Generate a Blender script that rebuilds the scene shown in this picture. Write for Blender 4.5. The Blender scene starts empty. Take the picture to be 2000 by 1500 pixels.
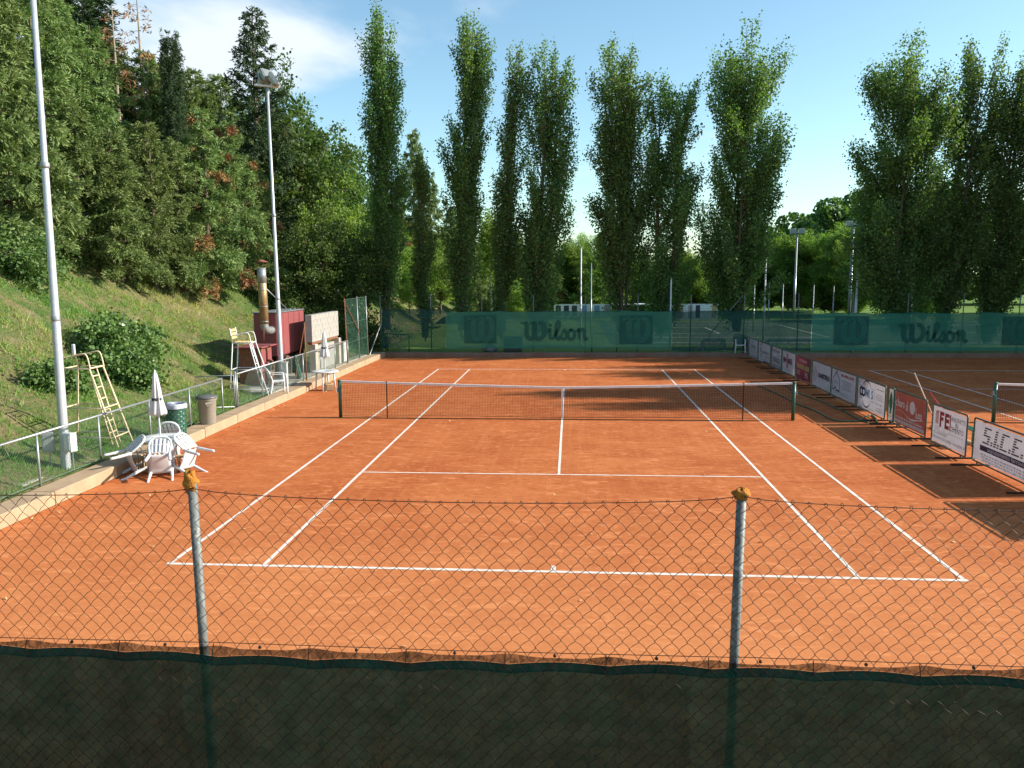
import bpy, math, random
import numpy as np
from mathutils import Vector, Matrix

R = math.radians
random.seed(7)
scn = bpy.context.scene
col = scn.collection

# ------------------------------------------------------------------ camera
CAM = np.array((0.22537, -22.51535, 4.09256))
YAW, PIT, ROL, FPX = -0.0730251, -0.1365729, -0.0056295, 1570.497   # solved from the court lines (2000 px wide frame)
cf = np.array((math.sin(YAW)*math.cos(PIT), math.cos(YAW)*math.cos(PIT), math.sin(PIT)))
cr0 = np.array((math.cos(YAW), -math.sin(YAW), 0.0)); cu0 = np.cross(cr0, cf)
cr = cr0*math.cos(ROL) + cu0*math.sin(ROL); cu = np.cross(cr, cf)
cam_d = bpy.data.cameras.new('camera'); cam = bpy.data.objects.new('camera', cam_d); col.objects.link(cam)
cam.matrix_world = Matrix(((cr[0], cu[0], -cf[0], CAM[0]), (cr[1], cu[1], -cf[1], CAM[1]), (cr[2], cu[2], -cf[2], CAM[2]), (0, 0, 0, 1)))
cam_d.sensor_width = 36.0; cam_d.lens = 36.0*FPX/2000.0
cam_d.clip_start = 0.05; cam_d.clip_end = 3000
scn.camera = cam
scn.render.resolution_x, scn.render.resolution_y = 1024, 768

# ------------------------------------------------------------------ world, sun, exposure
SUN_AZ = math.atan2(1.93, 0.19)        # clockwise from +Y
SUN_EL = math.atan2(1.0, math.hypot(1.93, 0.19))
w = bpy.data.worlds.new('World'); scn.world = w; w.use_nodes = True
wn, wl = w.node_tree.nodes, w.node_tree.links
wn.clear()
wout = wn.new('ShaderNodeOutputWorld'); bg = wn.new('ShaderNodeBackground'); bg.inputs['Strength'].default_value = SKY_STRENGTH = 0.108
sky = wn.new('ShaderNodeTexSky'); sky.sky_type = 'NISHITA'; sky.sun_disc = False
sky.sun_elevation = SUN_EL; sky.sun_rotation = SUN_AZ; sky.altitude = 300; sky.air_density = 1.0; sky.dust_density = 0.6; sky.ozone_density = 1.6
def wnode(t, **k):
    n = wn.new(t)
    for a, b in k.items(): setattr(n, a, b)
    return n
def wmath(op, a, b=None, clamp=False):
    n = wnode('ShaderNodeMath', operation=op, use_clamp=clamp)
    for i, v in enumerate((a, b)):
        if v is None: continue
        if isinstance(v, (int, float)): n.inputs[i].default_value = v
        else: wl.new(v, n.inputs[i])
    return n.outputs[0]
tc = wnode('ShaderNodeTexCoord'); sp = wnode('ShaderNodeSeparateXYZ'); wl.new(tc.outputs['Generated'], sp.inputs[0])
dz = wmath('ADD', wmath('MAXIMUM', sp.outputs[2], 0.0), 0.10)
cu_, cv_ = wmath('DIVIDE', sp.outputs[0], dz), wmath('DIVIDE', sp.outputs[1], dz)
cmb = wnode('ShaderNodeCombineXYZ'); wl.new(cu_, cmb.inputs[0]); wl.new(cv_, cmb.inputs[1])
mp = wnode('ShaderNodeMapping'); wl.new(cmb.outputs[0], mp.inputs[0]); mp.inputs['Location'].default_value = (3.1, 0.35, 0.0)
nz = wnode('ShaderNodeTexNoise'); wl.new(mp.outputs[0], nz.inputs['Vector']); nz.inputs['Scale'].default_value = 0.95; nz.inputs['Detail'].default_value = 9; nz.inputs['Roughness'].default_value = 0.53; nz.inputs['Distortion'].default_value = 0.25
# a bank of broken cloud standing over the wooded hill (azimuth about -24 degrees), wisps elsewhere
az = wmath('ARCTAN2', sp.outputs[0], sp.outputs[1])
a1 = wmath('DIVIDE', wmath('ADD', az, 0.40), 0.36); e1 = wmath('DIVIDE', wmath('SUBTRACT', sp.outputs[2], 0.27), 0.115)
bank = wmath('SUBTRACT', 1.0, wmath('ADD', wmath('MULTIPLY', a1, a1), wmath('MULTIPLY', e1, e1)), clamp=True)
dens = wmath('ADD', nz.outputs['Fac'], wmath('MULTIPLY', bank, 0.25))
ramp = wnode('ShaderNodeMapRange'); wl.new(dens, ramp.inputs[0]); ramp.inputs[1].default_value = 0.575; ramp.inputs[2].default_value = 0.80; ramp.interpolation_type = 'SMOOTHSTEP'
cmix = wnode('ShaderNodeMix', data_type='RGBA'); wl.new(ramp.outputs[0], cmix.inputs[0])
tint = wnode('ShaderNodeMix', data_type='RGBA', blend_type='MULTIPLY'); tint.inputs[0].default_value = 1.0; tint.inputs[7].default_value = (0.93, 1.07, 1.0, 1); wl.new(sky.outputs[0], tint.inputs[6]); wl.new(tint.outputs[2], cmix.inputs[6]); cmix.inputs[7].default_value = (4.3, 4.75, 5.2, 1)
wl.new(cmix.outputs[2], bg.inputs['Color']); wl.new(bg.outputs[0], wout.inputs['Surface'])

sd = bpy.data.lights.new('sun', 'SUN'); sd.energy = 4.6; sd.angle = R(0.53); sd.color = (1.0, 0.93, 0.80)
so = bpy.data.objects.new('sun', sd); col.objects.link(so)
sdir = Vector((math.sin(SUN_AZ)*math.cos(SUN_EL), math.cos(SUN_AZ)*math.cos(SUN_EL), math.sin(SUN_EL)))
so.rotation_euler = sdir.to_track_quat('Z', 'Y').to_euler(); so.location = (60, 15, 40)
vs = scn.view_settings; vs.view_transform = 'Standard'; vs.look = 'None'; vs.gamma = 1.0; vs.use_curve_mapping = False; vs.exposure = 1.0
scn.render.engine = 'CYCLES'
scn.cycles.transparent_max_bounces = 12; scn.cycles.max_bounces = 5

# ------------------------------------------------------------------ pixel -> world helpers (frame 2000 x 1500)
def ray(px, py): return cf + cr*(px-1000)/FPX - cu*(py-750)/FPX
def on_z(px, py, z=0.0):
    d = ray(px, py); return CAM + d*((z-CAM[2])/d[2])
def at_y(px, py, y):
    d = ray(px, py); return CAM + d*((y-CAM[1])/d[1])
def at_x(px, py, x):
    d = ray(px, py); return CAM + d*((x-CAM[0])/d[0])

# ------------------------------------------------------------------ materials
def nodes(name):
    m = bpy.data.materials.new(name); m.use_nodes = True
    nt = m.node_tree; nt.nodes.clear()
    return m, nt, nt.nodes.new('ShaderNodeOutputMaterial')
def inp(nt, sock, v):
    if isinstance(v, bpy.types.NodeSocket): nt.links.new(v, sock)
    else: sock.default_value = v
def rgba(c): return (c[0], c[1], c[2], 1.0)
def noise(nt, scale, detail=4, rough=0.55, vec=None, dist=0.0):
    n = nt.nodes.new('ShaderNodeTexNoise'); n.inputs['Scale'].default_value = scale; n.inputs['Detail'].default_value = detail
    n.inputs['Roughness'].default_value = rough; n.inputs['Distortion'].default_value = dist
    if vec is None:
        t = nt.nodes.new('ShaderNodeTexCoord'); vec = t.outputs['Object']
    nt.links.new(vec, n.inputs['Vector']); return n.outputs['Fac']
def mapr(nt, v, a, b, c=0.0, d=1.0):
    n = nt.nodes.new('ShaderNodeMapRange'); nt.links.new(v, n.inputs[0])
    for i, x in enumerate((a, b, c, d)): n.inputs[i+1].default_value = x
    return n.outputs[0]
def mix(nt, f, a, b, blend='MIX'):
    n = nt.nodes.new('ShaderNodeMix'); n.data_type = 'RGBA'; n.blend_type = blend
    inp(nt, n.inputs[0], f)
    inp(nt, n.inputs[6], rgba(a) if isinstance(a, tuple) else a); inp(nt, n.inputs[7], rgba(b) if isinstance(b, tuple) else b)
    return n.outputs[2]
def scaled(nt, s, loc=(0, 0, 0)):
    t = nt.nodes.new('ShaderNodeTexCoord'); mpn = nt.nodes.new('ShaderNodeMapping'); mpn.inputs['Scale'].default_value = s; mpn.inputs['Location'].default_value = loc
    nt.links.new(t.outputs['Object'], mpn.inputs[0]); return mpn.outputs[0]
def bump(nt, h, strength, dist):
    b = nt.nodes.new('ShaderNodeBump'); b.inputs['Strength'].default_value = strength; b.inputs['Distance'].default_value = dist
    nt.links.new(h, b.inputs['Height']); return b.outputs[0]
def principled(nt, out, colr, rough=0.7, metal=0.0, normal=None, spec=0.4):
    p = nt.nodes.new('ShaderNodeBsdfPrincipled')
    inp(nt, p.inputs['Base Color'], rgba(colr) if isinstance(colr, tuple) else colr); inp(nt, p.inputs['Roughness'], rough); p.inputs['Metallic'].default_value = metal
    p.inputs['Specular IOR Level'].default_value = spec
    if normal is not None: nt.links.new(normal, p.inputs['Normal'])
    if out is not None: nt.links.new(p.outputs[0], out.inputs['Surface'])
    return p
def plain(name, c, c2=None, scale=6.0, rough=0.6, metal=0.0, lo=0.4, hi=0.7, bmp=0.0, bscale=40.0, spec=0.4, c3=None):
    m, nt, o = nodes(name)
    c2 = c2 or tuple(x*0.78 for x in c)
    f = mapr(nt, noise(nt, scale, 6, 0.62), lo, hi)
    cc = mix(nt, f, c, c2)
    if c3: cc = mix(nt, mapr(nt, noise(nt, scale*2.7, 5, 0.6), 0.58, 0.68), cc, c3)
    nrm = bump(nt, noise(nt, bscale, 3), bmp, 0.01) if bmp else None
    principled(nt, o, cc, rough, metal, nrm, spec); return m
def leafmat(name, dark, light, trans=0.32, tcol=None, rough=0.55, spec=0.25):
    m, nt, o = nodes(name)
    a = nt.nodes.new('ShaderNodeAttribute'); a.attribute_name = 'tint'
    oi = nt.nodes.new('ShaderNodeObjectInfo')
    hs = nt.nodes.new('ShaderNodeHueSaturation')
    cc = mix(nt, a.outputs['Fac'], dark, light)
    nt.links.new(cc, hs.inputs['Color']); nt.links.new(mapr(nt, oi.outputs['Random'], 0, 1, 0.485, 0.515), hs.inputs['Hue']); nt.links.new(mapr(nt, oi.outputs['Random'], 0, 1, 0.85, 1.15), hs.inputs['Value'])
    p = principled(nt, None, hs.outputs[0], rough, spec=spec)
    t = nt.nodes.new('ShaderNodeBsdfTranslucent')
    tc_ = mix(nt, 1.0, hs.outputs[0], tcol or (1.5, 1.6, 0.6), 'MULTIPLY'); nt.links.new(tc_, t.inputs[0])
    ms = nt.nodes.new('ShaderNodeMixShader'); ms.inputs[0].default_value = trans
    nt.links.new(p.outputs[0], ms.inputs[1]); nt.links.new(t.outputs[0], ms.inputs[2]); nt.links.new(ms.outputs[0], o.inputs['Surface']); return m
def clothmat(name, c, c2, clear, clear_var=0.0, scale=3.0, trans=0.35, weave=160.0, stretch=(1, 1, 1), tears=False):
    """woven shade cloth: threads (diffuse + translucent) with open holes between them"""
    m, nt, o = nodes(name)
    cc = mix(nt, mapr(nt, noise(nt, scale, 6, 0.6, scaled(nt, stretch)), 0.35, 0.68), c, c2)
    d = nt.nodes.new('ShaderNodeBsdfDiffuse'); nt.links.new(cc, d.inputs[0])
    t = nt.nodes.new('ShaderNodeBsdfTranslucent'); nt.links.new(cc, t.inputs[0])
    ms = nt.nodes.new('ShaderNodeMixShader'); ms.inputs[0].default_value = trans; nt.links.new(d.outputs[0], ms.inputs[1]); nt.links.new(t.outputs[0], ms.inputs[2])
    tr = nt.nodes.new('ShaderNodeBsdfTransparent')
    f = mapr(nt, noise(nt, weave, 2, 0.6, scaled(nt, (1, 1, 0.35))), 0.3, 0.7, clear-clear_var, clear+clear_var)
    ml = nt.nodes.new('ShaderNodeMath'); ml.operation = 'MULTIPLY'; nt.links.new(f, ml.inputs[0]); nt.links.new(mapr(nt, noise(nt, scale*.6, 5, 0.65), 0.3, 0.7, 0.55, 1.45), ml.inputs[1]); f = ml.outputs[0]
    vo = nt.nodes.new('ShaderNodeTexVoronoi'); vo.inputs['Scale'].default_value = 3.2; nt.links.new(scaled(nt, (1, 1, 1)), vo.inputs['Vector'])
    mx = nt.nodes.new('ShaderNodeMath'); mx.operation = 'MAXIMUM'; nt.links.new(f, mx.inputs[0]); nt.links.new(mapr(nt, vo.outputs['Distance'], 0.012, 0.030, 0.75 if tears else 0.0, 0.0), mx.inputs[1]); f = mx.outputs[0]
    m2 = nt.nodes.new('ShaderNodeMixShader'); nt.links.new(f, m2.inputs[0]); nt.links.new(ms.outputs[0], m2.inputs[1]); nt.links.new(tr.outputs[0], m2.inputs[2])
    nt.links.new(m2.outputs[0], o.inputs['Surface']); return m
def translucent(name, c, c2, trans=0.3, rough=0.5, scale=4.0):
    m, nt, o = nodes(name)
    cc = mix(nt, mapr(nt, noise(nt, scale, 6, 0.65), 0.42, 0.72), c, c2)
    p = principled(nt, None, cc, rough); t = nt.nodes.new('ShaderNodeBsdfTranslucent'); nt.links.new(cc, t.inputs[0])
    ms = nt.nodes.new('ShaderNodeMixShader'); ms.inputs[0].default_value = trans
    nt.links.new(p.outputs[0], ms.inputs[1]); nt.links.new(t.outputs[0], ms.inputs[2]); nt.links.new(ms.outputs[0], o.inputs['Surface']); return m

MT = {}
def mk_clay():
    m, nt, o = nodes('clay')
    big = noise(nt, 0.13, 4, 0.55, None, 0.6); mid = noise(nt, 0.9, 6, 0.62, scaled(nt, (1.0, 0.35, 1))); fine = noise(nt, 9.0, 8, 0.7); grit = noise(nt, 90, 3, 0.7)
    c = mix(nt, mapr(nt, big, 0.36, 0.62), (0.423, 0.111, 0.033), (0.494, 0.154, 0.049))
    c = mix(nt, mapr(nt, mid, 0.40, 0.68, 0, 0.55), c, (0.356, 0.084, 0.024))
    blot = noise(nt, 0.55, 7, 0.72, scaled(nt, (0.7, 1.3, 1)))
    c = mix(nt, mapr(nt, blot, 0.50, 0.62, 0, 0.75), c, (0.555, 0.186, 0.064))
    c = mix(nt, mapr(nt, blot, 0.36, 0.47, 0.75, 0), c, (0.356, 0.087, 0.025))
    drag = noise(nt, 1.0, 5, 0.6, scaled(nt, (6.0, 0.22, 1)))
    c = mix(nt, mapr(nt, drag, 0.50, 0.72, 0, 0.45), c, (0.589, 0.212, 0.080))
    c = mix(nt, mapr(nt, fine, 0.50, 0.68, 0, 0.55), c, (0.626, 0.238, 0.094))
    c = mix(nt, mapr(nt, fine, 0.30, 0.45, 0.55, 0), c, (0.294, 0.071, 0.021))
    c = mix(nt, mapr(nt, grit, 0.35, 0.7, 0, 0.45), c, (0.323, 0.079, 0.024))
    wv = nt.nodes.new('ShaderNodeTexWave'); wv.bands_direction = 'X'; wv.inputs['Scale'].default_value = 5.5; wv.inputs['Distortion'].default_value = 7.0; wv.inputs['Detail'].default_value = 4; wv.inputs['Detail Scale'].default_value = 0.7
    nt.links.new(scaled(nt, (1, 0.10, 1)), wv.inputs['Vector'])
    c = mix(nt, mapr(nt, wv.outputs['Fac'], 0.55, 1.0, 0, 0.22), c, (0.379, 0.091, 0.027))
    scuff = noise(nt, 1.9, 3, 0.5, scaled(nt, (0.8, 2.4, 1), (3, 1, 0)), 2.2)
    c = mix(nt, mapr(nt, scuff, 0.58, 0.64, 0, 0.55), c, (0.655, 0.247, 0.102))
    c = mix(nt, mapr(nt, scuff, 0.345, 0.405, 0.60, 0), c, (0.328, 0.080, 0.025))
    # the strips outside the lines are walked on and dusted dry, paler
    t = nt.nodes.new('ShaderNodeTexCoord'); s = nt.nodes.new('ShaderNodeSeparateXYZ'); nt.links.new(t.outputs['Object'], s.inputs[0])
    wob = nt.nodes.new('ShaderNodeMath'); wob.operation = 'MULTIPLY_ADD'; nt.links.new(noise(nt, 0.35, 5), wob.inputs[0]); wob.inputs[1].default_value = 5.0; nt.links.new(s.outputs[1], wob.inputs[2])
    dry = mapr(nt, wob.outputs[0], -12.5, -5.0, 0.50, 0.0)
    c = mix(nt, dry, c, (0.664, 0.277, 0.110))
    h = nt.nodes.new('ShaderNodeMath'); h.operation = 'ADD'; nt.links.new(fine, h.inputs[0]); nt.links.new(grit, h.inputs[1])
    principled(nt, o, c, 0.95, 0, bump(nt, h.outputs[0], 0.5, 0.012), 0.1); return m
MT['clay'] = mk_clay()
def mk_line():
    m, nt, o = nodes('court_line_paint')
    c = mix(nt, mapr(nt, noise(nt, 7, 8, 0.72), 0.46, 0.70, 0, 0.80), (0.72, 0.68, 0.62), (0.52, 0.26, 0.14))
    principled(nt, o, c, 0.8, spec=0.2); return m
MT['line'] = mk_line()
def mk_bank():
    m, nt, o = nodes('bank_grass')
    a = noise(nt, 0.33, 7, 0.66, None, 0.8); b = noise(nt, 1.3, 8, 0.70, None, 0.4); c_ = noise(nt, 11, 6, 0.72); d_ = noise(nt, 0.8, 5, 0.6, scaled(nt, (1, 1, 1), (7, 3, 1)))
    c = mix(nt, mapr(nt, a, 0.42, 0.56), (0.070, 0.155, 0.034), (0.245, 0.205, 0.098))
    c = mix(nt, mapr(nt, b, 0.50, 0.60, 0, 0.85), c, (0.110, 0.185, 0.044))
    c = mix(nt, mapr(nt, b, 0.34, 0.43, 0.9, 0), c, (0.400, 0.320, 0.195))
    c = mix(nt, mapr(nt, d_, 0.56, 0.66, 0, 0.8), c, (0.300, 0.215, 0.130))
    c = mix(nt, mapr(nt, c_, 0.42, 0.62, 0, 0.75), c, (0.075, 0.095, 0.032))
    principled(nt, o, c, 0.95, 0, bump(nt, c_, 1.0, 0.12), 0.1); return m
MT['bank'] = mk_bank()
def mk_field():
    m, nt, o = nodes('field_grass')
    a = noise(nt, 0.25, 5, 0.6); b = noise(nt, 6, 6, 0.7)
    c = mix(nt, mapr(nt, a, 0.38, 0.64), (0.110, 0.210, 0.040), (0.170, 0.240, 0.058))
    c = mix(nt, mapr(nt, b, 0.35, 0.7, 0, 0.6), c, (0.080, 0.130, 0.030))
    principled(nt, o, c, 0.95, 0, bump(nt, b, 0.7, 0.05), 0.1); return m
MT['field'] = mk_field()
MT['pitch'] = plain('synthetic_turf', (0.030, 0.075, 0.035), (0.040, 0.092, 0.042), 0.5, 0.9, bmp=0.3)
MT['concrete'] = plain('kerb_concrete', (0.40, 0.285, 0.18), (0.32, 0.22, 0.135), 3.0, 0.9, bmp=0.3, c3=(0.30, 0.21, 0.14))
MT['claykerb'] = plain('clay_stained_concrete', (0.22, 0.115, 0.080), (0.25, 0.17, 0.13), 2.2, 0.9, bmp=0.3, c3=(0.22, 0.10, 0.06))
MT['paving'] = plain('paving_concrete', (0.36, 0.33, 0.28), (0.26, 0.24, 0.19), 2.0, 0.95, bmp=0.3)
MT['block'] = plain('concrete_block', (0.33, 0.325, 0.30), (0.26, 0.255, 0.235), 5.0, 0.95, bmp=0.5)
MT['mortar'] = plain('mortar', (0.30, 0.29, 0.265), (0.25, 0.24, 0.22), 9.0, 0.95)
MT['pillar'] = plain('pillar_concrete', (0.46, 0.42, 0.34), (0.36, 0.32, 0.26), 3.0, 0.9, bmp=0.2)
MT['redsteel'] = plain('maroon_painted_steel', (0.255, 0.068, 0.072), (0.215, 0.058, 0.060), 2.5, 0.55, c3=(0.20, 0.075, 0.055), lo=0.35, hi=0.75)
MT['rust'] = plain('rusted_steel', (0.22, 0.085, 0.045), (0.14, 0.055, 0.035), 8.0, 0.85, c3=(0.30, 0.13, 0.06), bmp=0.2)
MT['flue'] = plain('weathered_flue_steel', (0.34, 0.25, 0.12), (0.25, 0.155, 0.075), 2.2, 0.45, 0.35, c3=(0.42, 0.34, 0.18))
MT['galv'] = plain('galvanised_steel', (0.34, 0.36, 0.37), (0.26, 0.28, 0.29), 9.0, 0.42, 0.55, bmp=0.05)
MT['polesteel'] = plain('lamp_pole_steel', (0.50, 0.53, 0.56), (0.42, 0.44, 0.47), 7.0, 0.42, 0.35, c3=(0.40, 0.40, 0.40))
MT['lampbox'] = plain('floodlight_housing', (0.36, 0.40, 0.40), (0.28, 0.31, 0.31), 6.0, 0.4, 0.3)
MT['glass'] = plain('lamp_glass', (0.20, 0.22, 0.22), (0.16, 0.18, 0.18), 6.0, 0.1)
MT['greypost'] = plain('fence_post_steel', (0.165, 0.175, 0.17), (0.11, 0.12, 0.115), 14.0, 0.6, 0.15, c3=(0.30, 0.31, 0.30))
MT['wire'] = plain('plastic_coated_wire', (0.030, 0.016, 0.009), (0.055, 0.029, 0.015), 30.0, 0.6, 0.1, spec=0.4)
MT['wiregreen'] = plain('green_wire', (0.10, 0.17, 0.13), (0.16, 0.22, 0.19), 20.0, 0.5, 0.1)
MT['foam'] = plain('weathered_foam', (0.42, 0.165, 0.018), (0.26, 0.085, 0.010), 34.0, 0.95, bmp=1.0, bscale=70, c3=(0.52, 0.27, 0.05))
MT['cream'] = plain('chipped_cream_paint', (0.66, 0.56, 0.38), (0.60, 0.47, 0.28), 5.0, 0.6, c3=(0.42, 0.20, 0.05), lo=0.45, hi=0.7)
MT['whitepaint'] = plain('white_painted_steel', (0.72, 0.73, 0.74), (0.60, 0.62, 0.66), 6.0, 0.5, c3=(0.55, 0.48, 0.40))
MT['wood'] = plain('weathered_wood', (0.50, 0.37, 0.21), (0.38, 0.26, 0.14), 7.0, 0.8, bmp=0.2)
MT['seatwood'] = plain('varnished_slat', (0.60, 0.42, 0.20), (0.52, 0.34, 0.15), 7.0, 0.6)
MT['plastic'] = plain('white_plastic', (0.60, 0.62, 0.64), (0.52, 0.53, 0.53), 2.5, 0.35, spec=0.5)
MT['canvas'] = translucent('white_canvas', (0.66, 0.67, 0.68), (0.56, 0.57, 0.58), 0.25, 0.8, 3.0)
MT['strap'] = plain('dark_strap', (0.03, 0.03, 0.035), (0.05, 0.05, 0.05), 8, 0.8)
MT['netgreen'] = plain('green_painted_post', (0.025, 0.115, 0.075), (0.020, 0.085, 0.055), 6.0, 0.4, spec=0.5)
MT['netcord'] = plain('net_cord', (0.030, 0.018, 0.014), (0.045, 0.025, 0.018), 12.0, 0.8)
MT['band'] = plain('net_band', (0.76, 0.74, 0.72), (0.64, 0.58, 0.54), 5.0, 0.75)
MT['frame'] = plain('board_frame_paint', (0.050, 0.105, 0.080), (0.085, 0.135, 0.105), 9.0, 0.45, c3=(0.20, 0.23, 0.20))
MT['panel'] = translucent('white_sign_sheet', (0.60, 0.58, 0.64), (0.50, 0.47, 0.52), 0.13, 0.45, 2.2)
MT['panelold'] = translucent('grey_sign_sheet', (0.50, 0.47, 0.46), (0.41, 0.38, 0.35), 0.13, 0.5, 2.2)
MT['maroon'] = translucent('maroon_sign_sheet', (0.20, 0.036, 0.066), (0.17, 0.030, 0.056), 0.10, 0.45, 2.2)
MT['brick'] = translucent('brick_red_sign_sheet', (0.27, 0.075, 0.058), (0.21, 0.056, 0.052), 0.10, 0.45, 1.6)
MT['ink'] = plain('dark_print', (0.050, 0.048, 0.060), (0.075, 0.070, 0.085), 9, 0.6)
MT['inkblue'] = plain('navy_print', (0.035, 0.030, 0.085), (0.045, 0.038, 0.10), 9, 0.6)
MT['inkpurple'] = plain('purple_print', (0.060, 0.042, 0.085), (0.070, 0.050, 0.095), 9, 0.6)
MT['inksky'] = plain('sky_blue_print', (0.20, 0.42, 0.62), (0.24, 0.46, 0.64), 9, 0.6)
MT['inkred'] = plain('red_print', (0.42, 0.055, 0.060), (0.38, 0.05, 0.06), 9, 0.6)
MT['inkpink'] = plain('pink_print', (0.52, 0.17, 0.20), (0.48, 0.15, 0.18), 9, 0.6)
MT['inkgrey'] = plain('grey_print', (0.34, 0.33, 0.36), (0.30, 0.29, 0.32), 30, 0.6)
MT['inkwhite'] = plain('pale_print', (0.80, 0.74, 0.72), (0.74, 0.68, 0.66), 9, 0.6)
MT['inkgold'] = plain('ochre_print', (0.48, 0.34, 0.16), (0.44, 0.30, 0.14), 9, 0.6)
MT['inkgreen'] = plain('green_print', (0.06, 0.20, 0.12), (0.05, 0.17, 0.10), 9, 0.6)
MT['hose'] = plain('green_hose', (0.030, 0.150, 0.080), (0.025, 0.120, 0.065), 5, 0.4, spec=0.5)
MT['bin'] = plain('green_plastic', (0.018, 0.110, 0.062), (0.015, 0.085, 0.050), 5, 0.45, spec=0.5)
MT['bag'] = plain('plastic_bag', (0.42, 0.44, 0.52), (0.26, 0.28, 0.34), 14, 0.3, spec=0.6, bmp=0.8, bscale=18)
MT['greybin'] = plain('grey_plastic', (0.30, 0.29, 0.24), (0.26, 0.245, 0.20), 3, 0.6)
MT['lid'] = plain('dark_lid', (0.12, 0.12, 0.12), (0.09, 0.09, 0.09), 5, 0.4)
MT['redpole'] = plain('red_handle', (0.55, 0.06, 0.07), (0.48, 0.05, 0.06), 5, 0.5)
MT['paintwood'] = plain('pale_handle', (0.62, 0.50, 0.40), (0.56, 0.44, 0.34), 5, 0.6)
MT['dark'] = plain('dark_opening', (0.015, 0.014, 0.013), (0.022, 0.020, 0.018), 5, 0.9)  # near-black colour stands for the shade inside openings
MT['bark'] = plain('poplar_bark', (0.155, 0.112, 0.082), (0.100, 0.070, 0.052), 5.0, 0.95, bmp=0.8, bscale=14)
MT['birch'] = plain('birch_bark', (0.60, 0.57, 0.52), (0.45, 0.42, 0.38), 5.0, 0.9, c3=(0.08, 0.07, 0.06))
MT['cbark'] = plain('conifer_bark', (0.135, 0.100, 0.075), (0.085, 0.060, 0.045), 6.0, 0.95, bmp=0.8, bscale=14)
MT['deadbark'] = plain('bleached_twig', (0.34, 0.28, 0.22), (0.24, 0.19, 0.15), 6.0, 0.95)
MT['poplar'] = leafmat('poplar_leaf', (0.046, 0.098, 0.040), (0.205, 0.320, 0.085), 0.36)
MT['conifer'] = leafmat('cypress_leaf', (0.085, 0.140, 0.048), (0.265, 0.335, 0.120), 0.24, (1.3, 1.4, 0.7), 0.7, 0.2)
MT['spruce'] = leafmat('dark_conifer_leaf', (0.028, 0.055, 0.026), (0.075, 0.115, 0.045), 0.15, (1.3, 1.4, 0.7), 0.65, 0.2)
MT['dead'] = leafmat('dead_conifer_leaf', (0.230, 0.115, 0.055), (0.420, 0.255, 0.120), 0.15, (1.2, 1.0, 0.8), 0.85, 0.1)
MT['broad'] = leafmat('broad_leaf', (0.036, 0.075, 0.022), (0.115, 0.180, 0.045), 0.33)
MT['bright'] = leafmat('bright_broad_leaf', (0.105, 0.190, 0.045), (0.260, 0.360, 0.090), 0.42)
MT['ivy'] = leafmat('bramble_leaf', (0.050, 0.105, 0.030), (0.150, 0.235, 0.062), 0.22)
MT['blossom'] = leafmat('pale_blossom', (0.45, 0.45, 0.35), (0.62, 0.62, 0.52), 0.2, (1, 1, 1))
MT['grass'] = leafmat('grass_blade', (0.115, 0.250, 0.042), (0.430, 0.385, 0.165), 0.36)
MT['litter'] = leafmat('dry_leaf', (0.40, 0.22, 0.08), (0.62, 0.46, 0.24), 0.2, (1, 1, 0.8))
MT['turf_line'] = plain('pitch_line_paint', (0.70, 0.72, 0.68), (0.60, 0.62, 0.56), 3, 0.8)
MT['banner'] = plain('far_banner_white', (0.70, 0.74, 0.80), (0.54, 0.58, 0.66), 1.5, 0.6)
MT['bannerblue'] = plain('far_banner_blue', (0.16, 0.30, 0.50), (0.14, 0.26, 0.44), 1.5, 0.6)
MT['bannerred'] = plain('far_banner_red', (0.50, 0.09, 0.08), (0.44, 0.08, 0.07), 1.5, 0.6)
MT['screen'] = clothmat('shade_cloth', (0.014, 0.046, 0.028), (0.040, 0.084, 0.052), 0.017, 0.016, 7.0, 0.30, 130.0, (1, 1, 1.2), True)
MT['hem'] = clothmat('shade_cloth_hem', (0.003, 0.034, 0.027), (0.010, 0.062, 0.048), 0.008, 0.008, 5.0, 0.3, 60.0)
MT['selvedge'] = clothmat('open_selvedge', (0.016, 0.020, 0.014), (0.03, 0.026, 0.018), 0.25, 0.16, 8.0, 0.3, 60.0)
MT['wind'] = clothmat('windbreak_cloth', (0.055, 0.225, 0.165), (0.072, 0.270, 0.200), 0.10, 0.03, 1.0, 0.35, 30.0, (1, 1, 5))
MT['windprint'] = clothmat('windbreak_print', (0.036, 0.150, 0.122), (0.044, 0.170, 0.140), 0.14, 0.04, 1.2, 0.3, 30.0)
MT['windopen'] = clothmat('open_windbreak_cloth', (0.020, 0.080, 0.072), (0.028, 0.098, 0.088), 0.20, 0.05, 1.2, 0.3, 30.0)
MT['meshcloth'] = clothmat('fence_mesh_cloth', (0.05, 0.12, 0.085), (0.07, 0.15, 0.11), 0.62, 0.10, 6.0, 0.4, 40.0)
MT['goalnet'] = clothmat('goal_net', (0.55, 0.58, 0.56), (0.45, 0.48, 0.46), 0.60, 0.25, 9.0, 0.3, 14.0)

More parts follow.
